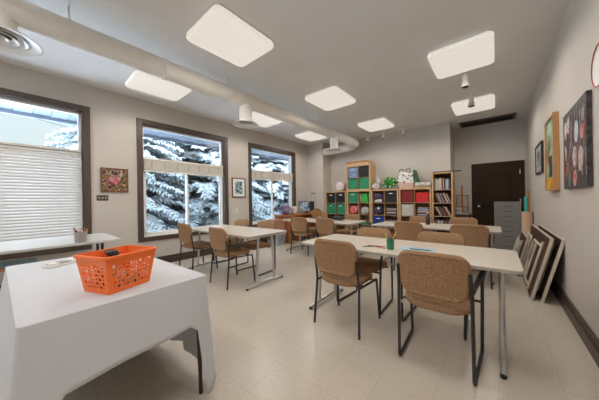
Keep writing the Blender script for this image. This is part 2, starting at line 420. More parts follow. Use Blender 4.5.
# ------------------------------------------------------------------ air duct
DX, DZ, DR = -3.13, 2.842, 0.115
du = thing('air_duct', 'long round beige air duct hung under the ceiling, bending to the pier', 'duct', (DX, 3, DZ))
def dbuild(mb, nm, mm, sm=True): 
    o = mb.build(nm, mm, du, sm); o.location = (-DX, -3, -DZ); return o
dbuild(MB().tube([(DX, -4.38, DZ), (DX, 6.20, DZ)], DR, 24), 'duct_pipe', m_duct)
el = [(DX-0.38*(1-math.cos(a)), 6.20+0.38*math.sin(a), DZ-0.05*a/(PI/2)) for a in [PI/2*k/10 for k in range(11)]] + [(-4.36, 6.58, DZ-0.05)]
dbuild(MB().tube([el[0], *el[1:]], [DR+.004]*len(el), 24), 'duct_elbow', m_duct)
for y in (1.17, 3.75, 5.75): dbuild(MB().lathe([(DR, -0.02), (DR+.006, -0.015), (DR+.006, 0.015), (DR, 0.02)], (DX, y, DZ), 24, 'Y', cap=False), 'duct_seam', m_duct)
for y in (0.33, 2.08, 4.45):
    m = MB().lathe([(DR+.001, -0.012), (DR+.007, -0.012), (DR+.007, 0.012), (DR+.001, 0.012)], (DX, y, DZ), 24, 'Y', cap=False)
    m.tube([(DX-.05, y, DZ+DR-.01), (DX-.02, y, DZ+DR+.07), (DX, y, DZ+DR+.09), (DX+.02, y, DZ+DR+.07), (DX+.05, y, DZ+DR-.01)], 0.006, 6)
    m.tube([(DX, y, DZ+DR+.085), (DX, y, H)], 0.006, 6)
    dbuild(m, 'hanger', m_duct)
def diffuser(y, lab, ex=0.03, rs=1.0):
    t = thing('air_diffuser', lab, 'air diffuser', (DX, y, DZ-DR), 0, 'round air diffusers under the duct')
    NR = 0.10; sad = lambda a: DR-math.sqrt(DR*DR-(NR*math.cos(a))**2)-.001
    MB().grid([[(NR*math.cos(a), NR*math.sin(a), z if z is not None else sad(a)) for a in [2*PI*k/28 for k in range(29)]] for z in (None, -0.05, -0.22-ex)]).lathe([(NR+.001, -0.07), (NR+.004, -0.075), (NR+.004, -.085), (NR+.001, -.09)], n=28, cap=False).build('neck', m_duct, t, True)
    m = MB()
    m.lathe([(0.10, -0.205-ex), (0.19*rs, -0.235-ex), (0.21*rs, -0.25-ex), (0.20*rs, -0.256-ex), (0.15*rs, -0.238-ex)], n=32, cap=False)
    m.build('outer_ring', m_white, t, True)
    for r in (0.135*rs, 0.09*rs, 0.045*rs): MB().lathe([(r-.035, -0.22-ex), (r-.012, -0.235-ex), (r+.006, -0.25-ex), (r, -0.253-ex), (r-.02, -0.242-ex)], n=28, cap=False).build('ring', m_white, t, True)
    MB().lathe([(0.098, -0.21-ex), (0.098, -0.208-ex)], n=24).build('throat', m_black, t)
diffuser(-0.09, 'large round white air diffuser at the top left corner', -.10, 1.2)
diffuser(2.40, 'round white air diffuser hanging in front of a lit panel, mid duct')
diffuser(5.15, 'round air diffuser near the pier at the far end of the duct')

# ceiling spotlights
def spot(x, y, lab, tilt=0.0, s=1.0):
    t = thing('ceiling_spotlight', lab, 'spotlight', (x, y, H), 0, 'white ceiling spotlights')
    MB().lathe([(0.035*s, 0), (0.035*s, -0.02), (0.012, -0.025), (0.012, -0.09*s)], n=14).build('mount', m_white, t, True)
    m = MB().lathe([(0.028*s, -0.075*s), (0.032*s, -0.085*s), (0.034*s, -0.15*s), (0.05*s, -0.21*s), (0.05*s, -0.225*s)], n=16)
    m.build('lamp_head', m_white, t, True)
    MB().lathe([(0.042*s, -0.2255*s), (0.038*s, -0.229*s)], n=14).build('lens', m_black, t)
spot(-0.33, 4.29, 'white spotlight hanging just beyond the large right ceiling panel', s=1.1)
spot(-0.32, 5.27, 'white spotlight hanging in front of the farther right ceiling panel', s=1.1)
spot(-2.83, 6.50, 'leftmost of the three spotlights before the back wall, beside the duct elbow')
spot(-2.38, 6.50, 'middle one of the three spotlights before the back wall')
spot(-1.84, 6.50, 'rightmost of the three spotlights before the back wall')

# ------------------------------------------------------------------ chairs
def pad(w, h, r, t, f):
    L = []
    for z, ins in ((-.5, .45), (-.42, .18), (-.2, 0), (.2, 0), (.42, .18), (.5, .45)):
        k = ins*t
        L.append([f(x, y, z*t) for x, y in rr(w-2*k, h-2*k, max(r-k, .01), 6)])
    mb = MB(); R = [[mb.bm.verts.new(Vector(p)) for p in l] for l in L]; n = len(R[0])
    for A, B in zip(R, R[1:]):
        for k in range(n): mb._face([A[k], A[(k+1) % n], B[(k+1) % n], B[k]])
    # caps as strips across, so the pad can curve
    for ring in (R[0], R[-1]):
        m = n//2
        # pair points by mirrored x
        half = n//4
        a = ring[half:half+m]; b_ = (ring[half+m:]+ring[:half])[::-1]
        for i in range(m-1): mb._face([a[i], a[i+1], b_[i+1], b_[i]])
    return mb
def seat_back(t, tilt):
    def sf(x, y, z): 
        return (x, y, 0.432+z - (0.12*max(0, y-.12)) + 0.35*x*x)
    pad(.43, .44, .13, .055, sf).build('seat', m_fabric, t, True)
    def bf(x, y, z):
        return (x*(.97+.22*y), -0.205-tilt*(y+.15) + 0.9*x*x - 0.045*1 + z*1.0, 0.670+y)
    pad(.445, .325, .085, .045, bf).build('backrest', m_fabric, t, True)
def armless():
    t = thing('armless_chair', '', 'chair')
    seat_back(t, 0.12)
    for s in (-1, 1):
        MB().tube(bezier_pts([(s*.235, -.235, 0.0), (s*.222, -.195, .43), (s*.215, -.235, .66)], .05), .0115, 8).build('leg', m_leg, t, True)
        MB().tube(bezier_pts([(s*.235, .225, 0.0), (s*.222, .19, .40)], .05), .0115, 8).build('leg', m_leg, t, True)
    m = MB()
    for s in (-1, 1): m.tube([(s*.221, -.19, .415), (s*.221, .19, .40)], .010, 8)
    for y in (-.08, .14): m.tube([(-.221, y, .405), (.221, y, .405)], .009, 8)
    m.build('seat_frame', m_leg, t, True)
    return t
def sled():
    t = thing('sled_base_armchair', '', 'chair')
    seat_back(t, 0.16)
    for s in (-1, 1):
        P = bezier_pts([(s*.217, -.262, .72), (s*.222, -.235, .60), (s*.228, -.222, .012), (s*.25, .226, .012), (s*.258, .20, .57), (s*.272, .17, .64), (s*.268, .08, .63)], .022)
        MB().tube(P, .0115, 8).build('side_frame', m_leg, t, True)
        MB().tube([(s*.226, -.225, .59), (s*.238, -.10, .615), (s*.265, .06, .655), (s*.278, .15, .675)], [.012, .016, .02, .016], 8).build('armrest', m_black, t, True)
        MB().lathe([(.012, 0), (.012, .03), (.006, .034)], (s*.232-(.03 if s > 0 else 0), -.21, .425), 8, 'X').build('seat_bolt', m_chrome, t)
    m = MB()
    for y in (-.10, .16): m.tube([(-.228-(.02 if y > 0 else 0), y, .415), (.228+(.02 if y > 0 else 0), y, .415)], .010, 8)
    for q in (-.15, .15): m.tube([(q, -.10, .415), (q, .16, .415)], .008, 8)
    m.build('seat_frame', m_leg, t, True)
    return t
ca, cs = armless(), sled(); used = set()
def chair(kind, x, y, rot, lab, grp):
    src = ca if kind == 'a' else cs
    if kind in used: return dup(src, (x, y, 0), rot, lab, grp)
    used.add(kind); src.location = (x, y, 0); src.rotation_euler.z = rot; src['label'] = lab; src['group'] = grp; return src
R = math.radians
G1 = 'tan chairs around the front right table'; G2 = 'tan chairs around the left table by the windows'
G3 = 'tan chairs around the far right table'; G4 = 'tan chairs around the far left table'
chair('s', -.345, 2.06, 0, 'large tan armchair nearest the camera, its back turned', G1)
chair('a', -1.145, 2.09, 0, 'tan armless chair, back turned, at the left end of the front table', G1)
chair('s', -1.18, 2.60, PI, 'tan armchair facing the camera across the front table, left of the green pencil cup', G1)
chair('s', -.46, 2.60, PI, 'tan armchair facing the camera across the front table, right of the green pencil cup', G1)
chair('a', -4.06, 2.04, R(1), 'tan armless chair before the middle window, nearest the heart picture', G2)
chair('a', -3.02, 2.04, R(-2), 'tan armless chair with back turned, nearest the orange basket', G2)
chair('s', -3.93, 2.62, PI, 'chair in window glare on the far side of the left table, by the framed picture', G2)
chair('s', -3.16, 2.60, R(182), 'tan chair on the far side of the left table, under the farthest window', G2)
chair('a', -1.07, 4.22, R(-3), 'tan chair with its back to camera at the left of the far right table', G3)
chair('a', -.29, 4.18, 0, 'tan chair with its back to camera at the right of the far right table', G3)
chair('a', -1.17, 5.0, PI, 'tan chair facing the camera beyond the far right table, below the red bins', G3)
chair('a', -.47, 5.0, PI, 'tan chair facing the camera beyond the far right table, right of the dark bottle', G3)
chair('a', -3.33, 4.16, R(4), 'pale tan chair at the far left table, below the dark monitor', G4)
chair('a', -2.62, 4.16, R(-3), 'tan chair at the far left table, below the green bins', G4)
chair('a', -3.62, 4.98, PI, 'chair facing the camera beyond the far left table, behind the grey cup', G4)
chair('a', -2.72, 4.98, R(176), 'chair facing the camera beyond the far left table, below the red bag', G4)

# ------------------------------------------------------------------ tables
def table_proto():
    t = thing('work_table', '', 'table'); zt = .735
    P = lambda w, h, z: [(x, y, z) for x, y in rr(w, h, .05, 4)]
    top = MB().layers([P(1.80, .745, zt-.028), P(1.81, .755, zt-.024), P(1.81, .755, zt-.004), P(1.80, .745, zt)]).build('tabletop', m_top, t)
    MB().layers([P(1.816, .761, zt-.026), P(1.816, .761, zt-.006)]).build('edge_band', m_edge, top)
    for s in (-1, 1):
        x = s*.80
        MB().box(x-.03, x+.03, -.27, .27, zt-.055, zt-.0285, bev=.006).build('top_bracket', m_chrome, t)
        for q in (-1, 1):
            MB().tube([(x, q*.17, .04), (x, q*.13, zt-.05)], .0175, 12).build('leg', m_chrome, t, True)
        ft = MB().tube([(x, -.345, .024), (x, -.30, .03), (x, 0, .045), (x, .30, .03), (x, .345, .024)], [.015, .018, .02, .018, .015], 10).build('foot', m_chrome, t, True)
        for q in (-1, 1): MB().lathe([(.016, 0), (.019, .008), (.019, .022), (.012, .03)], (x, q*.335, 0), 12).build('glide', m_black, ft, True)
    MB().box(-.78, .78, -.02, .02, zt-.075, zt-.045).build('support_rail', m_leg, t)
    return t
tp = table_proto()
TB = [(-.775, 2.385, 0, 'long cream table in the right foreground with a green pencil cup'), (-3.37, 2.27, 0.02, 'cream table by the middle window with chrome legs'),
      (-.85, 4.51, 0, 'cream table farther off behind the front table, before the bookcase'), (-3.03, 4.42, 0, 'cream table at the far left before the green bins')]
for i, (x, y, rz, lab) in enumerate(TB):
    o = tp if i == 0 else dup(tp, (0, 0, 0), 0, lab)
    o.location = (x, y, 0); o.rotation_euler.z = rz; o['label'] = lab; o['group'] = 'cream work tables'
# window side table
t = thing('side_table', 'pale grey narrow table against the wall under the lowered blind', 'table', (-4.2, -.2, 0))
m = MB().box(-.46, .50, -1.10, 1.05, .712, .74, bev=.006); m.build('tabletop', mat('pale_grey_laminate', (.55, .55, .53), .35), t)
for y, x in ((1.0, -.35), (1.0, -.05), (-1.0, -.35), (-1.0, .4)):
    MB().tube([(x, y-.05, 0), (x, y-.05, .712)], .0175, 8).build('leg', m_leg, t, True)

# cloth covered table, lower left
tx0, tx1, ty0, ty1 = -2.82, -1.385, -.01, .755
t = thing('folding_table', 'folding table hidden under the white cloth, one dark leg showing at its right corner', 'table', ((tx0+tx1)/2, (ty0+ty1)/2, 0))
cx, cy = (tx0+tx1)/2, (ty0+ty1)/2; hw, hh = (tx1-tx0)/2, (ty1-ty0)/2
MB().box(-hw+.006, hw-.006, -hh+.006, hh-.006, .705, .732, bev=.004).build('tabletop', m_top, t)
for sx in (-1, 1):
    for sy in (-1, 1):
        MB().tube([(sx*(hw-.035), sy*(hh+.0-.03), 0.0), (sx*(hw-.05), sy*(hh-.04), .705)], .0125, 8).build('leg', m_leg, t, True)
def tablecloth():
    zt = .737; P = []; r = .02
    base = []
    # perimeter counter-clockwise starting at corner (+x,+y)
    def seg(a, b_, n): return [(a[0]+(b_[0]-a[0])*k/n, a[1]+(b_[1]-a[1])*k/n) for k in range(n)]
    cs_ = [(tx1, ty1, PI/4), (tx0, ty1, 3*PI/4), (tx0, ty0, 5*PI/4), (tx1, ty0, 7*PI/4)]
    per = []
    for i, (x, y, a) in enumerate(cs_):
        for k in range(9):
            b_ = a-PI/4+PI/2*k/8; per.append((x-r*math.cos(a)*1.41+r*math.cos(b_), y-r*math.sin(a)*1.41+r*math.sin(b_), math.cos(b_), math.sin(b_), i, (k-4)/4.0, 0))
        nx, ny, _ = cs_[(i+1) % 4]; na = a+PI/4; N = 24 if i % 2 == 0 else 14
        sx, sy = x-r*math.cos(a)*1.41+r*math.cos(na), y-r*math.sin(a)*1.41+r*math.sin(na)
        ex, ey = nx-r*math.cos(a+PI/2)*1.41+r*math.cos(na), ny-r*math.sin(a+PI/2)*1.41+r*math.sin(na)
        for k in range(1, N):
            per.append((sx+(ex-sx)*k/N, sy+(ey-sy)*k/N, math.cos(na), math.sin(na), 10+i, 0, k/N))
    rows = 12; V = []
    m = MB()
    ring0 = None; rings = []
    for j in range(rows+1):
        tt = j/rows; ring = []
        for (x, y, nx, ny, sg, ck, u) in per:
            if sg == 0: drop = .68-.05*ck; fl = .04+.022*ck
            elif sg == 1: drop = .60; fl = .10
            elif sg == 2: drop = .60; fl = .10
            elif sg == 3: drop = .44+.26*(1-abs(ck)); fl = .06*(1-abs(ck))+.03
            elif sg == 10: drop = .63+.015*math.sin(u*17); fl = .055+.02*math.sin(u*22)*min(1, u*6)+.012*math.sin(u*41)   # +y side
            elif sg == 11: drop = .60; fl = .03+.02*math.sin(u*15)
            elif sg == 12: drop = .50+.12*math.sin(PI*u)*0+.03*math.sin(u*9); fl = .04+.03*math.sin(u*16)   # -y side
            else:                                                            # +x end, facing the camera
                drop = .305 + .03*0 - .055*u
                if u < .14: drop += (.14-u)/.14*.14
                if u > .92: drop += (u-.92)/.08*.46
                
                fl = .03+.008*math.sin(u*11)-.018*max(0, (u-.8)/.2)
            if sg == 0 and ck < 0: pass
            e = tt**1.0
            x_, y_ = x+nx*fl*e, y+ny*fl*e
            z_ = zt - .008*min(1, tt*8) - drop*e
            if j == 0: z_ = zt
            ring.append(m.bm.verts.new((x_, y_, max(z_, .012))))
        rings.append(ring)
    n = len(per)
    inner = [m.bm.verts.new((x-nx*.006, y-ny*.006, zt+.002)) for (x, y, nx, ny, *_) in per]
    rings.insert(0, inner)
    for A, B in zip(rings, rings[1:]):
        for k in range(n): m._face([A[k], A[(k+1) % n], B[(k+1) % n], B[k]])
    m._face(inner)
    return m
RZ = R(2.2); PV = Vector((-1.38, .38, 0)); RM = Matrix.Rotation(RZ, 3, 'Z')
t.location = PV + RM @ (Vector(t.location)-PV); t.rotation_euler.z = RZ
co = tablecloth().build('tablecloth', m_cloth, smooth=True, solid=.0016); co.location = PV - RM @ PV; co.rotation_euler.z = RZ
tag(co, 'white cloth draped over the table at the lower left, under the orange basket', 'tablecloth')

# ------------------------------------------------------------------ orange basket
def basket():
    t = thing('plastic_basket', 'bright orange plastic basket with round holes standing on the white tablecloth', 'basket', (-1.61, .352, .7415), R(21))
    bw, bh, tw, th, hz_ = .19, .215, .235, .27, .192
    def corner(sx, sy, v): return Vector((sx*(bw+(tw-bw)*v)/2, sy*(bh+(th-bh)*v)/2, hz_*v))
    for (a, b_) in (((-1, -1), (1, -1)), ((1, -1), (1, 1)), ((1, 1), (-1, 1)), ((-1, 1), (-1, -1))):
        m = MB(); NU, NV = (9, 9) if a[0] != b_[0] else (11, 9); vd = {}
        nrm = Vector((a[0]+b_[0], a[1]+b_[1], 0)).normalized()
        def P(u, v):
            p = corner(*a, v)*(1-u)+corner(*b_, v)*u
            return p
        def vert(u, v):
            k = (round(u, 5), round(v, 5))
            if k not in vd: vd[k] = m.bm.verts.new(P(u, v))
            return vd[k]
        for i in range(NU):
            for j in range(NV):
                u0, u1, v0, v1 = i/NU, (i+1)/NU, j/NV, (j+1)/NV; um, vm = (u0+u1)/2, (v0+v1)/2
                hole = 1 <= i < NU-1 and 1 <= j < NV-2
                ou = [vert(u0, v0), vert(um, v0), vert(u1, v0), vert(u1, vm), vert(u1, v1), vert(um, v1), vert(u0, v1), vert(u0, vm)]
                if not hole: m._face(ou); continue
                rr_ = (.44 if (i+j) % 2 else .26)
                hu, hv = rr_/NU, rr_/NV
                inn = [m.bm.verts.new(P(um+hu*math.cos(R(225+45*k)), vm+hv*math.sin(R(225+45*k)))) for k in range(8)]
                for k in range(8): m._face([ou[k], ou[(k+1) % 8], inn[(k+1) % 8], inn[k]])
        m.build('side_wall', m_orange, t, solid=.003)
    MB().box(-bw/2, bw/2, -bh/2, bh/2, 0, .004).build('base', m_orange, t)
    # rolled rim lip
    o1 = [(x, y, hz_) for x, y in rr(tw+.020, th+.022, .03)]; i1 = [(x, y, hz_) for x, y in rr(tw-.004, th-.004, .012)]
    m = MB(); A = [m.bm.verts.new(p) for p in i1]; B = [m.bm.verts.new(p) for p in o1]; Cc = [m.bm.verts.new((p[0]*1.005, p[1]*1.005, p[2]-.012)) for p in o1]
    n = len(A)
    for X, Y_ in ((A, B), (B, Cc)):
        for k in range(n): m._face([X[k], X[(k+1) % n], Y_[(k+1) % n], Y_[k]])
    m.build('rim', m_orange, t, solid=.003)
basket()
m_teal = mat('teal_plastic', (.05, .42, .38), .4); m_pale = mat('off_white_plastic', (.75, .73, .68), .5)
rnd = random.Random(5)
ca_, sa_ = math.cos(R(21)), math.sin(R(21))
BI = [(.055, .03, 0, 'teal'), (-.02, .03, 0, 'white'), (-.055, .07, 0, 'teal'), (.04, .075, 0, 'teal'), (-.05, 0.0, .05, 'white'), (.045, -.02, .0, 'teal')]
ordn = ['beside the right wall', 'in the middle', 'in the left rear corner', 'in the right rear corner', 'on top at the left', 'nearest the front right corner']
for k, (x, y, z, c) in enumerate(BI):
    X = -1.61+x*ca_-y*sa_; Y = .352+x*sa_+y*ca_; Z = .748+z
    o = MB().lathe([(.014, 0), (.0165, .004), (.0165, .036), (.012, .04), (.010, .046)], n=12).build('paint_bottle', m_teal if c == 'teal' else m_pale, smooth=True, loc=(X, Y, Z))
    tag(o, 'small %s bottle inside the orange basket, %s' % (c, ordn[k]), 'bottle', 'bottles in the orange basket')
    MB().lathe([(.009, .0465), (.009, .062), (.006, .064)], n=10).build('cap', m_pale, o, True)

# remote / tray on the tablecloth
t = thing('eraser_tray', 'flat grey tray of small items on the tablecloth behind the orange basket', 'tray', (-2.55, .24, .7405), R(35))
MB().box(-.045, .045, -.14, .14, 0, .012, bev=.003).build('base', m_white, t)
for k in range(4): MB().box(-.03, .03, -.125+k*.065, -.075+k*.065, .0125, .026, bev=.003).build('block', m_edge if k % 2 else m_white, t)

def cup(name, label, loc, r, h, m, pens, seed, grp=None, pr=.0042):
    t = thing(name, label, 'cup', loc)
    MB().lathe([(r*.9, 0), (r, h), (r*.93, h), (r*.83, .004)], n=18).build('cup_body', m, t, True)
    rnd = random.Random(seed)
    for k, c in enumerate(pens):
        a = 2*PI*k/len(pens)+rnd.random()*.4; rb = r*.4; rt_ = r*.86+.004
        L = h+rnd.uniform(.03, .065)
        b0 = Vector((loc[0]+rb*math.cos(a+2), loc[1]+rb*math.sin(a+2), loc[2]+.006)); b1 = Vector((loc[0]+rt_*.85*math.cos(a), loc[1]+rt_*.85*math.sin(a), loc[2]+h)); d = (b1-b0).normalized()
        e = d*(L); tip = e+d*.012
        pm = MB().tube([(0, 0, 0), e*.5, e], pr, 6).build('pencil', pen_m(c), loc=b0)
        tag(pm, '%s pencil standing in the %s, leaning %s' % (c, label.split(',')[0], ['right', 'back right', 'back', 'back left', 'left', 'front left', 'front', 'front right'][int(((a % (2*PI))/(2*PI))*8) % 8]), 'pencil', 'pencils in the ' + label.split(',')[0])
        MB().tube([e, tip], [pr, .001], 6).build('point', m_pinein, pm)
PM = {}
def pen_m(c):
    cols = dict(red=(.6, .04, .03), yellow=(.8, .5, .04), orange=(.85, .25, .03), blue=(.05, .12, .5), green=(.05, .35, .12), black=(.02, .02, .02), white=(.75, .75, .72), brown=(.25, .1, .05))
    if c not in PM: PM[c] = mat(c+'_pencil_paint', cols[c], .4)
    return PM[c]
m_greenglass = mat('green_cup_plastic', (.035, .20, .12), .3); m_cupgrey = mat('pale_cup', (.36, .33, .31), .4)
cup('pencil_cup', 'green cup, full of pencils on the front table', (-.75, 2.19, .7355), .034, .10, m_greenglass, ['yellow', 'orange', 'red', 'green', 'yellow', 'blue', 'brown'], 2)
cup('marker_cup', 'clear grey cup, full of markers on the side table by the blind', (-3.77, .47, .7405), .060, .125, m_cupgrey, ['white', 'orange', 'brown', 'red', 'black'], 4, pr=.009)
cup('grey_cup', 'small grey cup, standing on the far left table', (-3.02, 4.30, .7355), .04, .10, m_cupgrey, ['black', 'brown', 'black'], 6)
m_bottle = mat('dark_bottle', (.03, .02, .025), .25)
t = thing('dark_bottle', 'dark slim bottle standing on the far right table', 'bottle', (-.92, 4.6, .7355))
MB().lathe([(.032, 0), (.034, .01), (.034, .12), (.014, .16), (.014, .19)], n=16).build('bottle_body', m_bottle, t, True)
MB().lathe([(.016, .1905), (.016, .215)], n=12).build('cap', m_pale, t, True)

# papers and loose pencils on the front table
m_bluepaper = mat('pale_blue_paper', (.42, .62, .72), .7); m_paper = mat('white_paper', (.80, .80, .80), .7, noise=.03)
def sheet(name, x, y, z, w, h, rz, m, lab, t=.0012, mb=None):
    o = MB().box(-w/2, w/2, -h/2, h/2, 0, t).build(name, m, loc=(x, y, z), rotz=rz); return tag(o, lab, 'paper')
sheet('drawing_sheet', -.55, 2.30, .7362, .28, .20, R(8), m_bluepaper, 'pale blue sheet lying on the front table right of the green cup')
for k, (x, y, rz, c) in enumerate([(-.90, 2.235, 12, 'brown'), (-.865, 2.195, -18, 'red'), (-.93, 2.20, 40, 'black'), (-.52, 2.29, 5, 'black')]):
    z = .7400 if k != 3 else .7418
    p = MB().tube([(-.085, 0, 0), (.075, 0, 0)], .004, 6).build('loose_pencil', pen_m(c), loc=(x, y, z), rotz=R(rz))
    tag(p, ['brown pencil lying farthest back left of the green cup', 'red pencil lying closest to the green cup', 'black pencil lying at a slant left of the green cup', 'black pencil lying on the pale blue sheet'][k], 'pencil', 'loose pencils on the front table')
    MB().tube([(.075, 0, 0), (.09, 0, 0)], [.004, .001], 6).build('point', m_pinein, p)
sheet('drawing_sheet', -3.85, 2.28, .7362, .30, .22, R(10), m_paper, 'white sheet lying on the left table by the window')
# low wooden stand with a pale sheet at the far left edge
t = thing('low_wooden_stand', 'low brown wooden stand between the cloth-covered table and the blind', 'stand', (-4.05, -.2, 0))
MB().box(-.28, .28, -.35, .30, .53, .555, bev=.005).build('top', m_oak, t)
for sx in (-1, 1):
    for sy in (-.31, .26): MB().box(sx*.25-.015, sx*.25+.015, sy-.015, sy+.015, 0, .53).build('leg', m_oak, t)
sheet('drawing_sheet', -4.08, -.05, .5555, .40, .36, 0, m_bluepaper, 'large pale blue sheet on the low wooden stand at the left edge')

# ------------------------------------------------------------------ cube shelves
YS = 6.56; YSB = 6.935
def cube_unit(x0, z0, rows, lab):
    w = .77; hgt = .038*2+.335*rows+.016*(rows-1)
    t = thing('cube_shelf', lab, 'shelf', (x0+w/2, (YS+YSB)/2, z0), 0, 'pale wood cube shelves along the back wall')
    d = (YSB-YS)/2; h2 = w/2
    MB().box(-h2, h2, -d, d, hgt-.038, hgt).build('top_board', m_pine, t); MB().box(-h2, h2, -d, d, 0, .038).build('bottom_board', m_pine, t)
    for s in (-1, 1): MB().box(s*h2-(.038 if s > 0 else 0), s*h2+(.038 if s < 0 else 0), -d, d, .038, hgt-.038).build('side_board', m_pine, t)
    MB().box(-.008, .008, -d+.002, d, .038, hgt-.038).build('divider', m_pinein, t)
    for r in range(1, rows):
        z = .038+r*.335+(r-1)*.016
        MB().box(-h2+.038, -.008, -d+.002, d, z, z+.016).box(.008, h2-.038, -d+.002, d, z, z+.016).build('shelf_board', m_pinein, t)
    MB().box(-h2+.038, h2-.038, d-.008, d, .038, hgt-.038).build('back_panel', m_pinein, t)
    return hgt
def cell(x0, z0, rows, r, c):   # r from the top, c from left -> x0,x1,z0,z1 of the opening
    k = rows-1-r; z = z0+.038+k*(.335+.016)
    xa = x0+.038 if c == 0 else x0+.77/2+.008
    return xa, xa+.339, z, z+.335
U = [(-4.362, 0, 4, 'cube shelf against the pier, with black bins over green bins'), (-3.565, 0, 4, 'cube shelf carrying the tall upper unit'),
     (-2.785, 0, 4, 'cube shelf with a wreath on top'), (-2.0, 0, 4, 'cube shelf with the red bins, next to the bookcase')]
for x, z, r, lab in U: UH = cube_unit(x, z, r, lab)
cube_unit(-3.565, UH+.001, 2, 'small two by two cube shelf stacked on top of the second unit')
BM = {}
def cm(n, c, r=.7, **k):
    if n not in BM: BM[n] = mat(n, c, r, **k)
    return BM[n]
green = cm('green_felt_bin', (.02, .27, .13)); blackb = cm('black_felt_bin', (.012, .012, .016)); redb = cm('red_plastic_bin', (.62, .015, .012), .4)
dred = cm('dark_red_bin', (.22, .012, .014)); blue = cm('blue_bin', (.012, .04, .30)); lblue = cm('blue_patterned_bin', (.05, .13, .36), col2=(.3, .38, .5), scale=25)
purple = cm('dark_purple_bag', (.06, .045, .10)); pinkr = cm('pink_red_bag', (.62, .05, .09), col2=(.8, .3, .35), scale=12); wht = cm('white_bag', (.68, .66, .64), col2=(.45, .44, .44), scale=12)
pinkbox = cm('pink_box', (.60, .40, .32)); greyv = cm('grey_fabric', (.32, .31, .32), col2=(.6, .6, .6), scale=18)
def bin_(x0, x1, z0, m, lab, grp='storage bins in the cube shelves', h=.31, tab=True, slump=0.0, name='storage_bin'):
    cx_ = (x0+x1)/2; w = (x1-x0)-.03
    t = thing(name, lab, 'bin', (cx_, YS+.19, z0), 0, grp)
    b_, f = -.175, .165
    m_ = MB(); wt_ = .006
    m_.layers([[(x*.97, y*.97, 0.001) for x, y in rr(w, .34, .02, 3)], [(x, y, h) for x, y in rr(w, .34, .02, 3)], [(x*.96, y*.96, h) for x, y in rr(w, .34, .02, 3)], [(x*.93, y*.93, h*.5) for x, y in rr(w, .34, .02, 3)]])
    m_.build('bin_body', m, t)
    if tab: MB().box(-.05, .05, -.178, -.1715, h-.07, h-.045, bev=.002).build('handle', m_white, t)
    return t
def c_(u, r, c):
    return cell(U[u][0], U[u][1], 4, r, c)
a = c_(0, 0, 0); bin_(a[0], a[1], a[2], blackb, 'black bin top left in the cube shelf against the pier')
a = c_(0, 0, 1); bin_(a[0], a[1], a[2], blackb, 'black bin top right in the cube shelf against the pier')
a = c_(0, 1, 0); bin_(a[0], a[1], a[2], green, 'green bin at left under the black bin, cube shelf against the pier')
a = c_(0, 1, 1); bin_(a[0], a[1], a[2], green, 'green bin at right under the black bin, cube shelf against the pier')
a = c_(1, 0, 0); bin_(a[0], a[1], a[2], green, 'green bin directly below the tall upper unit, left of the green folders')
a = c_(2, 0, 1); bin_(a[0], a[1], a[2], blackb, 'black bin with white tag below the wreath')
a = c_(2, 2, 0); bin_(a[0], a[1], a[2], blue, 'deep blue bin in the third row of the wreath shelf', tab=True)
a = c_(3, 0, 0); bin_(a[0], a[1], a[2], dred, 'dark red bin left of the bright red one', tab=False)
a = c_(3, 0, 1); bin_(a[0], a[1], a[2], redb, 'bright red bin next to the bookcase', tab=False, h=.25)
a = c_(3, 1, 0); bin_(a[0], a[1], a[2], cm('pale_grey_box', (.55, .54, .50)), 'pale grey white box under the dark red bin', h=.30, name='storage_box')
zt2 = UH+.001
def c2(r, c): return cell(-3.565, zt2, 2, r, c)
a = c2(0, 0); bin_(a[0], a[1], a[2], lblue, 'blue patterned bin at the top left of the tall upper unit')
a = c2(0, 1); bin_(a[0], a[1], a[2], blackb, 'black bin at the top right of the tall upper unit', tab=False)
a = c2(1, 0); bin_(a[0], a[1], a[2], green, 'green bin at the lower left of the tall upper unit', tab=False)
a = c2(1, 1); bin_(a[0], a[1], a[2], green, 'green bin at the lower right of the tall upper unit', tab=False)

def blob(name, lab, cat, loc, sx, sy, sz, m, seed, rough=.18, grp=None, rz=0):
    rnd = random.Random(seed); t = bmesh.new(); bmesh.ops.create_icosphere(t, subdivisions=3, radius=1)
    k = [Vector((rnd.uniform(-1, 1), rnd.uniform(-1, 1), rnd.uniform(-1, 1))).normalized()*rnd.uniform(2, 4) for _ in range(6)]; ph = [rnd.uniform(0, 6) for _ in k]
    for v in t.verts:
        d = 1+rough*sum(math.sin(v.co.dot(q)+p) for q, p in zip(k, ph))/3
        e = .55; q = Vector([math.copysign(abs(c)**e, c) for c in v.co]) / max(.01, 1)
        v.co = Vector((q.x*sx*d, q.y*sy*d, q.z*sz*d))
    zm = min(v.co.z for v in t.verts)
    for v in t.verts: v.co.z -= zm
    me = bpy.data.meshes.new(name); t.to_mesh(me); t.free(); me.materials.append(m)
    for p in me.polygons: p.use_smooth = True
    o = bpy.data.objects.new(name, me); C.objects.link(o); o.location = loc; o.rotation_euler.z = rz
    return tag(o, lab, cat, grp)
def strap(o, pts, m=None, nm='handle', r=.006): MB().tube(bezier_pts(pts, .03), r, 6).build(nm, m or m_black, o, True)
YM = (YS+YSB)/2
def cc(u, r, c): a = c_(u, r, c); return ((a[0]+a[1])/2, YM-.01, a[2]+.002)
o = blob('cloth_bag', 'pink red bag in the second row under the tall upper unit', 'bag', cc(1, 1, 0), .135, .13, .125, pinkr, 1); strap(o, [(-.05, -.12, .22), (-.03, -.14, .26), (.03, -.14, .26), (.05, -.12, .22)], pinkr)
o = blob('fabric_bundle', 'dim grey bundle of fabric right of the pink red bag', 'fabric', cc(1, 1, 1), .14, .13, .10, greyv, 2)
o = blob('cloth_bag', 'dark purple bag with pale contents at the top left of the wreath shelf', 'bag', cc(2, 0, 0), .135, .13, .13, purple, 3)
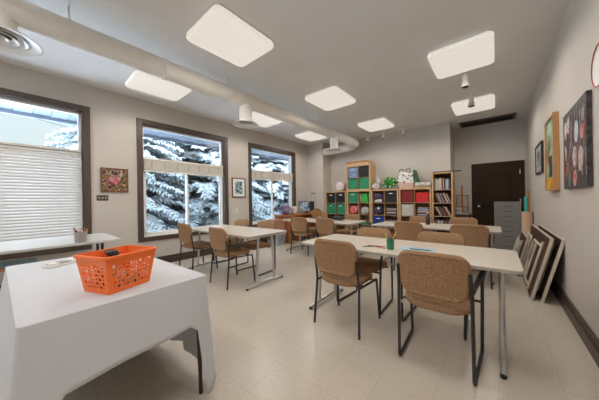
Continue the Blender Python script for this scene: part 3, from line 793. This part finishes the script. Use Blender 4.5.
blob('fabric_scrap', 'pale crumpled fabric at the foot of the upper dark purple bag', 'fabric', (cc(2, 0, 0)[0], YS+.02, cc(2, 0, 0)[2]), .11, .02, .04, wht, 9)
o = blob('cloth_bag', 'dark purple bag with a white spot, second row of the wreath shelf', 'bag', cc(2, 1, 0), .135, .13, .135, purple, 4)
MB().lathe([(.03, 0), (.032, -.006), (.02, -.012)], (0, -.14, .19), 12, 'Y').build('tag', m_white, o)
# leaning green folders with a white one
a = c_(1, 0, 1)
for k, (x, tilt, c, lab) in enumerate([(.045, 14, 'white', 'white folder leaning right beside the green bin'), (.10, 10, 'g', 'bright green folder directly right of the white folder'), (.145, 9, 'g', 'bright green folder in the middle of the folder row'), (.19, 8, 'g', 'bright green folder second from the right of the folder row'), (.235, 8, 'g', 'bright green folder at the right end of the folder row')]):
    mt = Matrix.Rotation(R(-8), 4, 'Y')
    o = MB().box(0, .035 if k else .012, -.14, .14, 0, .27, mt).build('folder', m_paper if c == 'white' else cm('bright_green_folder', (.04, .50, .06), .5), loc=(a[0]+x+.012, YM, a[2]+.002))
    tag(o, lab, 'folder', 'folders beside the green bin')
# stacks of paper / boxes in cells
def stack(u, r, c, n, cols, what, rowlab, grp, w=.27, hstep=.018, seed=0):
    rnd = random.Random(seed); x, y, z = cc(u, r, c)
    for k in range(n):
        col = cols[k % len(cols)]; ww = w*rnd.uniform(.85, 1); hh_ = hstep*rnd.uniform(.8, 1.2)
        o = MB().box(-ww/2, ww/2, -.12, .12, 0, hh_).build(what, cm(*col), loc=(x+rnd.uniform(-.01, .01), y, z))
        pos = 'topmost' if k == n-1 else 'bottom one' if k == 0 else ['', 'second', 'third', 'fourth', 'fifth', 'sixth', 'seventh', 'eighth', 'ninth'][k]+' from the bottom'
        tag(o, '%s %s, %s, %s' % (col[0].split('_')[0], what.replace('_', ' '), pos, rowlab), 'book', grp); z += hh_+.0008
g_ = ('dim_paper', (.28, .25, .26)); d_ = ('dark_cover', (.03, .03, .04)); l_ = ('pale_cover', (.55, .52, .48)); b2 = ('blue_cover', (.06, .12, .30)); r2_ = ('red_cover', (.35, .04, .04)); p_ = ('plum_cover', (.20, .08, .12))
stack(2, 1, 1, 8, [d_, p_, l_, d_, g_, p_, l_, d_], 'magazine', 'cube right of the lower purple bag', 'magazines in the wreath shelf', hstep=.026, seed=1)
stack(2, 2, 1, 7, [d_, g_, l_, d_, p_, d_, g_], 'magazine', 'cube right of the deep blue bin', 'magazines low in the wreath shelf', hstep=.028, seed=2)
stack(3, 1, 1, 9, [b2, l_, d_, r2_, l_, b2, l_, b2, l_], 'game_box', 'cube under the bright red bin', 'boxes under the bright red bin', hstep=.022, seed=3)
stack(1, 2, 0, 4, [d_, g_, d_, l_], 'magazine', 'cube under the pink red bag', 'magazines under the pink red bag', hstep=.03, seed=4)
stack(1, 2, 1, 3, [d_, g_, d_], 'magazine', 'cube under the dim grey fabric bundle', 'magazines under the fabric bundle', hstep=.03, seed=5)
stack(3, 2, 0, 5, [d_, g_, p_, d_, g_], 'magazine', 'cube under the pale grey white box', 'magazines under the grey white box', hstep=.03, seed=6)
stack(3, 2, 1, 5, [d_, l_, d_, b2, g_], 'magazine', 'lowest seen cube beside the bookcase', 'magazines beside the bookcase', hstep=.03, seed=7)
for u, r, c, lab in ((0, 2, 0, 'dark bin third row at left in the shelf against the pier'), (0, 2, 1, 'dark bin third row at right in the shelf against the pier')):
    a = c_(u, r, c); bin_(a[0], a[1], a[2], blackb, lab, tab=False)

# things on top of the shelves
ztop = UH+.001
zt3 = zt2+.038*2+.335*2+.016+.001
t = thing('wooden_crate', 'shallow pale wooden crate on top of the tallest shelf unit', 'crate', (-3.20, YM+.0, zt3))
m = MB().box(-.37, .34, -.17, .17, 0, .012); m.build('base', m_pine, t)
for y in (-.17, .158):
    for z in (.014, .07): MB().box(-.37, .34, y, y+.012, z, z+.05).build('slat', m_pine if z < .05 else m_oak, t)
for x in (-.355, .327): MB().box(x, x+.012, -.157, .157, .014, .12).build('end_board', m_pine, t)
o = blob('cloth_bag', 'pale pink and white bag on top of the shelf against the pier', 'bag', (-3.86, YM, ztop), .15, .13, .16, cm('pale_pink_bag', (.60, .50, .50), col2=(.75, .72, .70), scale=7), 11); strap(o, [(-.05, -.1, .30), (-.04, -.1, .36), (.04, -.1, .36), (.05, -.1, .30)], wht)
# plush toy on the wreath shelf (grey and white)
t = thing('plush_toy', 'grey and white plush toy slumped on the shelf left of the wreath', 'toy', (-2.66, YM-.03, ztop), R(10))
def lump(nm, c, s_, m, par, seed):
    o = blob(nm, None, None, c, *s_, m, seed, .1); o.parent = par; return o
lump('body', (0, 0, 0), (.10, .08, .10), greyv, t, 21); lump('head', (.05, -.01, .17), (.07, .065, .07), wht, t, 22)
lump('ear', (.02, -.01, .30), (.025, .02, .04), greyv, t, 23); lump('ear', (.09, -.01, .30), (.025, .02, .04), greyv, t, 24); lump('arm', (-.09, -.05, .05), (.04, .035, .06), wht, t, 25)
# wreath: ring of green leaves with white flowers
t = thing('wreath', 'bright green and white wreath standing on the third shelf unit', 'wreath', (-2.29, YM-.05, ztop+.185))
mg = MB(); rnd = random.Random(8)
for k in range(260):
    a = rnd.uniform(0, 2*PI); rad = rnd.uniform(.02, .16); c = Vector((math.cos(a)*rad*1.25, rnd.uniform(-.04, .04), math.sin(a)*rad))
    d = Vector((rnd.uniform(-1, 1), rnd.uniform(-.6, .6), rnd.uniform(-1, 1))).normalized()*.03
    mg.tube([c-d, c, c+d], [.003, .014, .003], 5, caps=False)
mg.build('leaves', cm('bright_green_leaves', (.04, .38, .05), .6), t)
MB().tube([(math.cos(a)*.15, 0, math.sin(a)*.12) for a in [2*PI*k/20 for k in range(20)]], .02, 8, closed=True).build('ring', cm('dark_green_leaves', (.02, .15, .04)), t)
for k in range(7):
    a = k*.9+.4; m = MB()
    m.lathe([(.004, .0), (.028, -.008), (.022, -.02), (.006, -.026)], (math.cos(a)*.15, -.045, math.sin(a)*.12), 8, 'Y'); m.build('flower', wht if k % 3 else pinkbox, t, True)
# pink box with patterned white bag, dark green folder
t = thing('cardboard_box', 'pale pink cardboard box under the black and white patterned bag', 'box', (-1.82, YM, ztop)); MB().box(-.19, .17, -.14, .14, 0, .115, bev=.003).build('box_body', pinkbox, t)
MB().box(-.195, .175, -.145, .145, .1155, .145, bev=.003).build('lid', pinkbox, t)
pat = cm('black_and_white_print', (.72, .70, .66), .7)
nt = pat.node_tree; rp = [n for n in nt.nodes if n.type == 'VALTORGB'][0]; rp.color_ramp.elements[0].position = .42; rp.color_ramp.elements[1].position = .46; rp.color_ramp.elements[0].color = (.04, .05, .04, 1)
nz = [n for n in nt.nodes if n.type == 'TEX_NOISE'][0]; nz.inputs['Scale'].default_value = 14
t = thing('patterned_bag', 'black and white patterned fabric bag on the pale pink box', 'bag', (-1.86, YM-.02, ztop+.147))
m = MB().layers([[(x, y, 0) for x, y in rr(.44, .20, .05)], [(x*1.0, y*1.05, .12) for x, y in rr(.44, .20, .05)], [(x*.9+.01, y*.7, .27) for x, y in rr(.44, .20, .05)], [(x*.75+.02, y*.35, .31) for x, y in rr(.44, .20, .05)]])
m.build('bag_body', pat, t, True)
for s in (-.1, .07): MB().tube(bezier_pts([(s-.05, -.05, .30), (s-.04, -.06, .37), (s+.05, -.06, .38), (s+.06, -.05, .30)], .03), .009, 6).build('handle', m_black, t, True)
mt = Matrix.Rotation(R(-14), 4, 'Y')
tag(MB().box(-.02, .02, -.12, .10, 0, .33, mt).build('green_binder', cm('dark_green_binder', (.015, .12, .035), .5), loc=(-1.56, YM-.0, ztop+.153)), 'dark green binder leaning against the right of the patterned bag', 'binder')
t = thing('flat_box', 'flat white wrapped stack on the shelf beside the bookcase', 'box', (-1.435, YM, ztop))
MB().box(-.19, .20, -.16, .16, 0, .05, bev=.004).build('lower_tray', cm('tan_tray', (.40, .27, .16)), t)
MB().box(-.185, .195, -.15, .15, .051, .14, bev=.02).build('wrapped_stack', wht, t, True)

# ------------------------------------------------------------------ bookcase with books
bx0, bx1 = -1.215, -.775; bh_ = 1.82
t = thing('bookcase', 'tall narrow pale wood bookcase filled with books at the alcove corner', 'bookcase', ((bx0+bx1)/2, YM, 0))
w2 = (bx1-bx0)/2; d = (YSB-YS)/2
for s in (-1, 1): MB().box(s*w2-(.03 if s > 0 else 0), s*w2+(.03 if s < 0 else 0), -d, d, 0, bh_-.03).build('side_board', m_pine, t)
MB().box(-w2, w2, -d, d, bh_-.03, bh_).build('top_board', m_pine, t)
SZ = [.09, .42, .74, 1.06, 1.385]
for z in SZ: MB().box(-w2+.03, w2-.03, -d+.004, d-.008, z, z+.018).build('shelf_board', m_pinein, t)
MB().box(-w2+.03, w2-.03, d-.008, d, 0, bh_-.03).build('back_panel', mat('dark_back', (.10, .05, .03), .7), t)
tag(MB().tube([(bx0+.01, YM-.12, bh_+.016), (-.62, YM-.05, bh_+.016)], .014, 8).build('dark_rod', m_black), 'thin dark rod lying on top of the bookcase and sticking out right', 'rod')
BC = [('dark red', (.26, .03, .03)), ('black', (.02, .02, .022)), ('white', (.62, .60, .56)), ('blue', (.05, .12, .24)), ('brown', (.16, .08, .05)), ('grey', (.28, .28, .29)), ('cream', (.50, .42, .30)), ('black', (.02, .02, .022)), ('white', (.62, .60, .56)), ('pale grey', (.45, .45, .44))]
ORD = ['first', 'second', 'third', 'fourth', 'fifth', 'sixth', 'seventh', 'eighth', 'ninth', 'tenth', 'eleventh', 'twelfth', 'thirteenth', 'fourteenth', 'fifteenth', 'sixteenth']
def shelf_books(z, seed, tilt, nm, hmin, hmax):
    rnd = random.Random(seed); x = bx0+.034; k = 0; end = bx1-.036
    if tilt: x += .004
    last = -1
    while k < 14:
        th = rnd.uniform(.016, .030); h = rnd.uniform(hmin, hmax); tl = R(tilt+(0 if not tilt else 0))
        wx = th*math.cos(tl); 
        if x+wx+h*math.sin(tl) > end: break
        ci = rnd.randrange(len(BC))
        while ci == last: ci = rnd.randrange(len(BC))
        last = ci
        n, c = BC[ci]; dp = rnd.uniform(.19, .24)
        mt = Matrix.Rotation(tl, 4, 'Y')
        o = MB().box(0, th, 0, dp, 0, h, mt).build('book', cm(n.replace(' ', '_')+'_book_cover', c, .5), loc=(x, YS+.025+rnd.uniform(0, .02), z+.0185+th*math.sin(tl)))
        MB().box(.002, th-.002, .003, dp-.0, h+.0002, h+.001, mt).build('pages', m_paper, o)
        tag(o, '%s book, %s from the left on the %s' % (n, ORD[k], nm), 'book', 'books on the '+nm)
        x += wx/ (math.cos(tl)**2 if tilt else 1) +.0012; k += 1
shelf_books(SZ[4], 12, 0, 'top shelf of the bookcase', .22, .30)
shelf_books(SZ[3], 25, -18, 'second shelf of the bookcase', .22, .26) if False else None
def leaning(z, seed, tilt, nm, hmin, hmax):
    """books leaning to the left against the side board"""
    rnd = random.Random(seed); tl = R(tilt); k = 0; last = -1; x = bx0+.038+hmax*math.sin(tl)
    while True:
        th = rnd.uniform(.016, .028); h = rnd.uniform(hmin, hmax)
        if x+th/math.cos(tl) > bx1-.036: break
        ci = rnd.randrange(len(BC))
        while ci == last: ci = rnd.randrange(len(BC))
        last = ci; n, c = BC[ci]; dp = rnd.uniform(.19, .24); mt = Matrix.Rotation(-tl, 4, 'Y')
        o = MB().box(0, th, 0, dp, 0, h, mt).build('book', cm(n.replace(' ', '_')+'_book_cover', c, .5), loc=(x, YS+.025+rnd.uniform(0, .02), z+.0185))
        MB().box(.002, th-.002, .003, dp, h+.0002, h+.001, mt).build('pages', m_paper, o)
        tag(o, '%s book leaning left, %s from the left on the %s' % (n, ORD[k], nm), 'book', 'books on the '+nm)
        x += th/math.cos(tl)+.0012; k += 1
leaning(SZ[3], 25, 20, 'second shelf of the bookcase', .23, .26)
leaning(SZ[2], 33, 26, 'third shelf of the bookcase', .22, .26)
shelf_books(SZ[1], 41, 0, 'fourth shelf of the bookcase', .18, .24)

# ------------------------------------------------------------------ alcove things
t = thing('easel', 'small brown wooden easel standing in the alcove behind the bookcase', 'easel', (-.68, 7.45, .80))
e = MB().tube([(-.13, -.05, 0), (-.10, 0, .45)], .012, 6).tube([(.13, -.05, 0), (.10, 0, .45)], .012, 6); 
for s in (-1, 1): MB().tube([(s*.14, -.06, 0), (s*.115, .0, .45)], .012, 6).build('leg', m_oak, t)
MB().tube([(0, .16, 0), (0, .02, .62)], .012, 6).build('leg', m_oak, t)
MB().box(-.02, .02, -.02, .0, .02, .72).build('mast', m_oak, t)
for z in (.14, .44): MB().box(-.15, .15, -.05, -.02, z, z+.025).build('crossbar', m_oak, t)
e.bm.free()
t = thing('cabinet', 'dark low cabinet under the easel in the alcove', 'cabinet', (-.70, 7.42, 0))
MB().box(-.15, .19, -.27, .27, 0, .775).build('body', cm('dark_cabinet', (.05, .045, .04)), t); MB().box(-.155, .20, -.28, .28, .776, .798, bev=.003).build('top', m_edge, t)
for s in (-.065, .105): 
    o = MB().box(s-.08, s+.08, -.285, -.271, .05, .74).build('door', cm('dark_cabinet', (.05, .045, .04)), t); MB().lathe([(.01, 0), (.01, -.02)], (s+(.06 if s < 0 else -.06), -.286, .5), 8, 'Y').build('knob', m_chrome, o)
t = thing('clamp_stand', 'small white clamp-like stand on the cabinet in front of the easel', 'stand', (-.76, 7.22, .799))
MB().box(-.09, .09, -.04, .04, 0, .012).build('base', m_white, t); MB().box(-.085, -.065, -.015, .015, .0125, .12).box(.065, .085, -.015, .015, .0125, .12).build('upright', m_white, t); MB().box(-.09, .09, -.02, .02, .1205, .145).build('crossbar', m_white, t)

# grey flat-file cabinet
t = thing('flat_file_cabinet', 'grey metal flat-file cabinet with many shallow drawers in front of the dark door', 'cabinet', (.20, 7.22, 0))
MB().box(-.235, .225, -.16, .26, 0, 1.085, bev=.004).build('body', m_grey, t)
for k in range(9):
    z = .03+k*.113
    o = MB().box(-.225, .215, -.178, -.1605, z, z+.106, bev=.003).build('drawer', m_grey, t)
    MB().box(-.09, .08, -.184, -.1785, z+.045, z+.062).build('handle', m_greyd, o)
# kraft tube bin and rolled sheets
t = thing('cardboard_tube', 'wide tan cardboard tube standing between the flat-file cabinet and the right wall', 'tube', (.475, 6.50, 0))
MB().lathe([(.085, .0), (.085, .90), (.078, .90), (.078, .02)], n=24).build('tube_wall', m_kraft, t, True)
tag(MB().box(-.022, .022, -.004, .004, 0, 1.17).build('foam_board', m_teal, loc=(.455, 6.52, .022)), 'teal board sticking up out of the tan cardboard tube', 'board')
tag(MB().box(-.02, .02, -.004, .004, 0, 1.27).build('wood_strip', m_oak, loc=(.50, 6.54, .022)), 'orange-brown wood strip standing in the tan cardboard tube', 'wood strip')

# ------------------------------------------------------------------ folded tables leaning at the right wall
def leaning_table(xb, y0, L, Hh, lean, lab):
    t = thing('folded_table', lab, 'table', (xb, y0, 0.0), 0, 'folded tables leaning against the right wall')
    t.rotation_euler = (0, R(lean), 0)
    top = MB().box(0, .022, 0, L, .012, Hh, bev=.003).build('tabletop', m_brownboard, t)
    m = MB(); e = .012
    for a in ((-.002, .026, -e, 0, .0, Hh+e), (-.002, .026, L, L+e, 0, Hh+e), (-.002, .026, 0, L, 0, .012), (-.002, .026, 0, L, Hh, Hh+e)): m.box(*a)
    m.build('edge_band', m_beigemetal, top)
    for s, y in ((1, .20), (-1, L-.20)):
        P = bezier_pts([(-.03, y, .12), (-.035, y+s*.56, .12), (-.035, y+s*.56, Hh-.12), (-.03, y, Hh-.12)], .05)
        MB().tube(P, .0135, 8).tube([(-.035, y+s*.28, .125), (-.035, y+s*.28, Hh-.125)], .012, 8).build('leg_frame', m_beigemetal, t, True)
        MB().tube([(-.02, y, .07), (-.02, y, Hh-.07)], .014, 8).build('hinge_bar', m_beigemetal, t, True)
        for q in (.16, Hh-.16): MB().tube([(-.045, y+s*.30, q), (-.02, y+s*.62, Hh/2)], .007, 6).build('brace', m_beigemetal, t)
leaning_table(.288, 3.80, 1.80, .74, 13.5, 'foremost folded table, brown underside showing, leaning by the baseboard')
leaning_table(.372, 3.78, 1.80, .74, 13.5, 'folded table leaning closest to the right wall, behind the foremost one')
leaning_table(.205, 4.85, .95, .60, 13.5, 'smaller folded table stacked on the far end of the leaning ones')

# ------------------------------------------------------------------ art on walls
def vmat(name, cols, scale, seed=0):
    m = bpy.data.materials.new(name); m.use_nodes = True; nt = m.node_tree; b_ = nt.nodes['Principled BSDF']
    tc = nt.nodes.new('ShaderNodeTexCoord'); mp = nt.nodes.new('ShaderNodeMapping'); mp.inputs['Location'].default_value = (seed, seed*2, seed*3)
    n0 = nt.nodes.new('ShaderNodeTexNoise'); n0.inputs['Scale'].default_value = scale*1.5; n0.inputs['Detail'].default_value = 2
    rp = nt.nodes.new('ShaderNodeValToRGB'); rp.color_ramp.interpolation = 'CONSTANT'
    nt.links.new(tc.outputs['Object'], mp.inputs[0]); nt.links.new(mp.outputs[0], n0.inputs['Vector']); nt.links.new(n0.outputs['Fac'], rp.inputs[0])
    els = rp.color_ramp.elements
    while len(els) < len(cols): els.new(.5)
    for i, c in enumerate(cols): els[i].position = .28+.44*i/len(cols); els[i].color = (*c, 1)
    els[0].position = 0
    nt.links.new(rp.outputs[0], b_.inputs['Base Color']); b_.inputs['Roughness'].default_value = .6
    return m
def framed_left(y0, y1, z0, z1, lab, mframe, fw, mat_w, mpic, dpt=.025):
    t = thing('framed_picture', lab, 'picture', (XL, (y0+y1)/2, (z0+z1)/2)); a, b_ = (y1-y0)/2, (z1-z0)/2
    m = MB().box(.001, dpt, -a, a, b_-fw, b_).box(.001, dpt, -a, a, -b_, -b_+fw).box(.001, dpt, -a, -a+fw, -b_+fw, b_-fw).box(.001, dpt, a-fw, a, -b_+fw, b_-fw)
    m.build('frame', mframe, t)
    if mat_w: MB().box(.002, dpt-.012, -a+fw, a-fw, -b_+fw, b_-fw).build('mount', m_paper, t)
    q = fw+mat_w
    MB().box(.002, dpt-.01, -a+q, a-q, -b_+q, b_-q).build('artwork', mpic, t)
    return t
bright = vmat('colourful_painting', [(.02, .02, .02), (.03, .02, .02), (.30, .03, .02), (.02, .02, .02), (.45, .38, .28), (.02, .03, .02), (.42, .14, .02), (.04, .12, .05), (.02, .02, .03), (.35, .05, .04)], 7, 1)
m_brown = mat('dark_oak_frame', (.16, .07, .03), .5)
hp = framed_left(.87, 1.25, 1.38, 1.79, 'colourful heart picture in a brown frame between the first two windows', m_brown, .022, 0, bright)
hs = []
for k in range(28):
    a = 2*PI*k/28; hs.append((.075*math.sin(a)**3*1.1, .0055*(13*math.cos(a)-5*math.cos(2*a)-2*math.cos(3*a)-math.cos(4*a))))
MB().layers([[(.0155, y, z) for y, z in hs], [(.018, y, z) for y, z in hs]]).build('heart', cm('pink_heart', (.55, .25, .27), .5, col2=(.35, .03, .05), scale=14), hp)
framed_left(3.38, 3.78, 1.29, 1.78, 'small teal picture with a white mount in a brown frame, between the far windows', m_brown, .022, .07, vmat('teal_print', [(.02, .05, .07), (.04, .25, .30), (.5, .55, .5), (.03, .10, .2)], 8, 2))
o = thing('switch_plate', 'small dark label plate on the wall below the heart picture', 'plate', (XL, .895, 1.285))
MB().box(.001, .008, -.075, .075, -.045, .045, bev=.002).build('plate', m_trim, o)
for y in (-.045, 0, .045): MB().box(.0085, .012, y-.012, y+.012, -.012, .012).build('button', m_edge, o)
o = thing('wall_outlet', 'beige outlet plate on the wall beneath the small teal picture', 'outlet', (XL, 3.52, .95))
MB().box(.001, .007, -.035, .035, -.06, .06, bev=.002).build('plate', m_pale, o)
for z in (-.025, .025): MB().box(.0075, .009, -.012, .012, z-.012, z+.012).build('socket', m_edge, o)

# black canvas with oval faces
t = thing('canvas_painting', 'black canvas covered with pale oval faces on the right wall', 'painting', (XR, 3.18, 1.635))
MB().box(-.03, -.002, -.40, .40, -.365, .365).build('canvas', cm('black_scribbled_canvas', (.02, .02, .022), .7, col2=(.075, .07, .065), scale=30), t)
OV = [(.33, .22, .055, .09, 'w'), (.20, .25, .055, .085, 'w'), (-.12, .13, .065, .10, 'b'), (-.05, -.10, .07, .10, 'w'), (-.27, -.14, .075, .11, 'w'), (-.33, .10, .05, .075, 'r'), (.10, .02, .045, .07, 'd'), (.33, -.02, .04, .08, 'w'), (-.05, -.30, .065, .08, 'r'), (.17, -.30, .05, .085, 'd'), (.30, -.22, .05, .06, 'r2'), (-.35, .22, .05, .07, 'd')]
OC = dict(w=cm('pale_face_paint', (.62, .60, .58), .6, col2=(.35, .18, .18), scale=22), b=cm('blue_face_paint', (.30, .45, .60), .6, col2=(.65, .65, .65), scale=20), r=cm('red_face_paint', (.55, .50, .50), .6, col2=(.5, .06, .05), scale=18), d=cm('grey_face_paint', (.22, .22, .23), .6, col2=(.08, .08, .08), scale=20), r2=cm('red_shape_paint', (.35, .06, .04), .6))
for y, z, a, b_, c in OV:
    pts = [(y*.87+a*math.cos(2*PI*k/20), z*.92+b_*.95*math.sin(2*PI*k/20)) for k in range(20)]
    MB().layers([[(-.0305, p, q) for p, q in pts], [(-.032, p, q) for p, q in pts]]).build('painted_oval', OC[c], t)
rnd = random.Random(9)
for c in ('red_shape_paint', 'pale_face_paint', 'grey_face_paint'):
    pts = []
    for k in range(26): pts.append((-.031, -.37+.74*k/25+rnd.uniform(-.02, .02), rnd.uniform(-.33, .33)))
    MB().tube(pts, .0016, 5).build('painted_stroke', BM[c], t)
# orange framed abstract
t = thing('framed_painting', 'green and yellow abstract painting in a deep orange wood frame on the right wall', 'painting', (XR, 4.26, 1.72))
a, b_, fw = .29, .45, .022; m_of = cm('orange_frame_wood', (.50, .26, .10), .45)
MB().box(-.055, -.002, -a, a, b_-fw, b_).box(-.055, -.002, -a, a, -b_, -b_+fw).box(-.055, -.002, -a, -a+fw, -b_+fw, b_-fw).box(-.055, -.002, a-fw, a, -b_+fw, b_-fw).build('frame', m_of, t)
gp = vmat('green_abstract_paint', [(.06, .20, .14), (.18, .40, .28), (.32, .52, .36), (.12, .30, .20), (.5, .50, .25)], 2.0, 3)
MB().box(-.035, -.003, -a+fw, a-fw, -b_+fw, b_-fw).build('painted_panel', gp, t)
MB().box(-.0375, -.0355, -a+fw, a-fw, -b_+fw, -b_+.16).build('yellow_band', cm('yellow_paint', (.70, .42, .04), .6, col2=(.5, .2, .03), scale=6), t)
for y, z, w, h, c in ((.05, .13, .035, .06, (.35, .08, .03)), (.0, -.15, .09, .13, (.03, .03, .04)), (.15, -.02, .03, .10, (.05, .10, .2))):
    MB().box(-.040, -.0380, y-w, y+w, z-h, z+h).build('painted_shape', cm('shape_%d_paint' % int(w*100), c, .6), t)
# small dark frame
t = thing('framed_print', 'small print in a dark frame on the right wall, nearest the alcove', 'picture', (XR, 5.47, 1.81))
a, b_, fw = .35, .24, .03
MB().box(-.03, -.002, -a, a, b_-fw, b_).box(-.03, -.002, -a, a, -b_, -b_+fw).box(-.03, -.002, -a, -a+fw, -b_+fw, b_-fw).box(-.03, -.002, a-fw, a, -b_+fw, b_-fw).build('frame', m_black, t)
MB().box(-.02, -.003, -a+fw, a-fw, -b_+fw, b_-fw).build('mount', cm('grey_mount', (.40, .40, .38)), t)
MB().box(-.0225, -.0205, -a*.55, a*.55, -b_*.55, b_*.55).build('artwork', vmat('dark_print', [(.05, .04, .05), (.2, .18, .18), (.4, .36, .32)], 6, 4), t)
# round red-rimmed plate
t = thing('wall_plate', 'round white plate with a red rim at the right edge of the picture', 'plate', (XR, 2.52, 2.08))
MB().lathe([(.02, -.001), (.10, -.002), (.135, -.02), (.137, -.025), (.10, -.014), (.02, -.012)], n=32, axis='X').build('dish', m_white, t, True)
MB().lathe([(.131, -.018), (.141, -.022), (.145, -.028), (.139, -.03), (.133, -.026)], n=32, axis='X', cap=False).build('rim', cm('red_rim', (.45, .03, .05), .4), t, True)

# ------------------------------------------------------------------ computer corner by the far window
t = thing('computer_desk', 'orange-brown wooden desk along the far window carrying the computer', 'desk', (-4.62, 5.6, 0))
MB().box(-.33, .30, -.85, .80, .755, .785, bev=.004).build('desktop', m_oak, t)
for y in (-.83, .76): MB().box(-.31, .28, y, y+.025, 0, .755).build('side_panel', m_oak, t)
MB().box(-.31, -.29, -.80, .76, .25, .755).build('back_panel', m_oak, t)
for z in (.30, .50): MB().box(-.285, .26, -.30, .10, z, z+.016).build('shelf', m_oak, t)
for y in (-.318, .10): MB().box(-.285, .26, y, y+.016, 0, .755).build('divider', m_oak, t)
t = thing('computer_monitor', 'black computer monitor showing a pale blue picture on the wooden desk', 'monitor', (-4.55, 5.78, .786), R(62))
MB().lathe([(.11, 0), (.11, .012), (.03, .02), (.02, .03), (.02, .10)], n=20).build('stand', m_black, t, True)
MB().box(-.26, .26, -.02, .02, .06, .37, bev=.006).build('housing', m_black, t)
MB().box(-.245, .10, -.0225, -.0205, .08, .355).build('screen', vmat('screen_image', [(.05, .07, .1), (.2, .32, .45), (.5, .6, .7), (.1, .14, .2)], 7, 5), t)
t = thing('desk_lamp', 'slim white desk lamp with a flat dark disc head behind the monitor', 'lamp', (-4.62, 6.22, .786))
MB().lathe([(.08, 0), (.08, .012), (.01, .018)], n=18).build('base', m_white, t, True)
MB().tube([(0, 0, .015), (0, 0, .62)], .013, 8).build('pole', m_white, t, True)
MB().lathe([(.01, .62), (.10, .626), (.10, .638), (.01, .645)], n=20).build('lamp_head', m_black, t, True)
o = blob('cloth_bag', 'purple bag on the left end of the wooden desk', 'bag', (-4.68, 4.98, .786), .12, .13, .13, cm('purple_bag', (.12, .07, .18), col2=(.35, .3, .42), scale=10), 31)
o = blob('cloth_bag', 'pale pinkish bag on the desk between the purple bag and the monitor', 'bag', (-4.60, 5.27, .786), .10, .09, .12, cm('pale_pinkish_bag', (.55, .47, .45)), 32)
t = thing('storage_box', 'translucent grey storage box on the floor beside the wooden desk', 'box', (-4.62, 4.52, 0))
MB().layers([[(x*.92, y*.92, 0) for x, y in rr(.42, .36, .04)], [(x, y, .30) for x, y in rr(.42, .36, .04)]]).build('box_body', cm('translucent_grey', (.42, .45, .48), .3, col2=(.25, .27, .30), scale=8), t)
MB().layers([[(x, y, .301) for x, y in rr(.44, .38, .04)], [(x, y, .335) for x, y in rr(.44, .38, .04)]]).build('lid', m_white, t)
t = thing('cardboard_carton', 'open reddish cardboard carton standing on the translucent storage box', 'box', (-4.64, 4.52, .336))
MB().box(-.17, .17, -.19, .19, 0, .30, bev=.004).build('carton_body', cm('reddish_carton', (.42, .22, .14)), t); MB().box(-.175, .175, -.195, .195, .301, .34, bev=.003).build('lid', cm('reddish_carton', (.42, .22, .14)), t)
# plant / dried arrangement on the far left table end
t = thing('round_tray', 'round brown woven tray propped up on the far left table', 'tray', (-3.35, 4.66, .7365), R(20))
MB().lathe([(.0, 0), (.12, -.006), (.13, -.02), (.125, -.024), (.0, -.012)], (0, 0, .13), 24, 'Y').build('tray_dish', cm('woven_brown', (.25, .12, .03)), t, True)
for s in (-1, 1): MB().tube([(s*.06, .05, .0), (s*.05, 0, .05), (s*.05, -.05, .004)], .005, 6).build('prop', m_black, t)
o = blob('black_case', 'small black soft case lying on the far left table', 'case', (-2.72, 4.60, .7365), .14, .07, .035, m_black, 41); strap(o, [(-.05, 0, .06), (-.03, 0, .10), (.03, 0, .10), (.05, 0, .06)])
blob('black_cloth', 'black crumpled cloth in the orange basket, near its left rear corner', 'cloth', (-1.70, .34, .900), .05, .03, .014, m_black, 51)
m_gst = cm('green_stool_paint', (.02, .20, .07), .5)
t = thing('green_stool', 'small green stool standing on the floor before the shelf with the tall upper unit', 'stool', (-2.80, 6.10, 0))
MB().box(-.17, .17, -.15, .15, .52, .55, bev=.006).build('seat', m_gst, t)
for sx in (-1, 1):
    for sy in (-1, 1): MB().tube([(sx*.15, sy*.13, 0), (sx*.13, sy*.11, .52)], .014, 8).build('leg', m_gst, t, True)
MB().tube([(-.145, -.125, .16), (.145, -.125, .16)], .009, 6).tube([(-.145, .125, .16), (.145, .125, .16)], .009, 6).tube([(-.145, -.125, .16), (-.145, .125, .16)], .009, 6).tube([(.145, -.125, .16), (.145, .125, .16)], .009, 6).build('stretcher', m_gst, t)

blob('dark_hole_filler', 'black filler added inside the orange basket to darken the holes of its nearest wall', 'filler', (-1.61+.066*sa_, .352-.066*ca_, .7465), .060, .015, .062, m_black, 52, rz=R(21))  # black lump added so the basket holes look dark
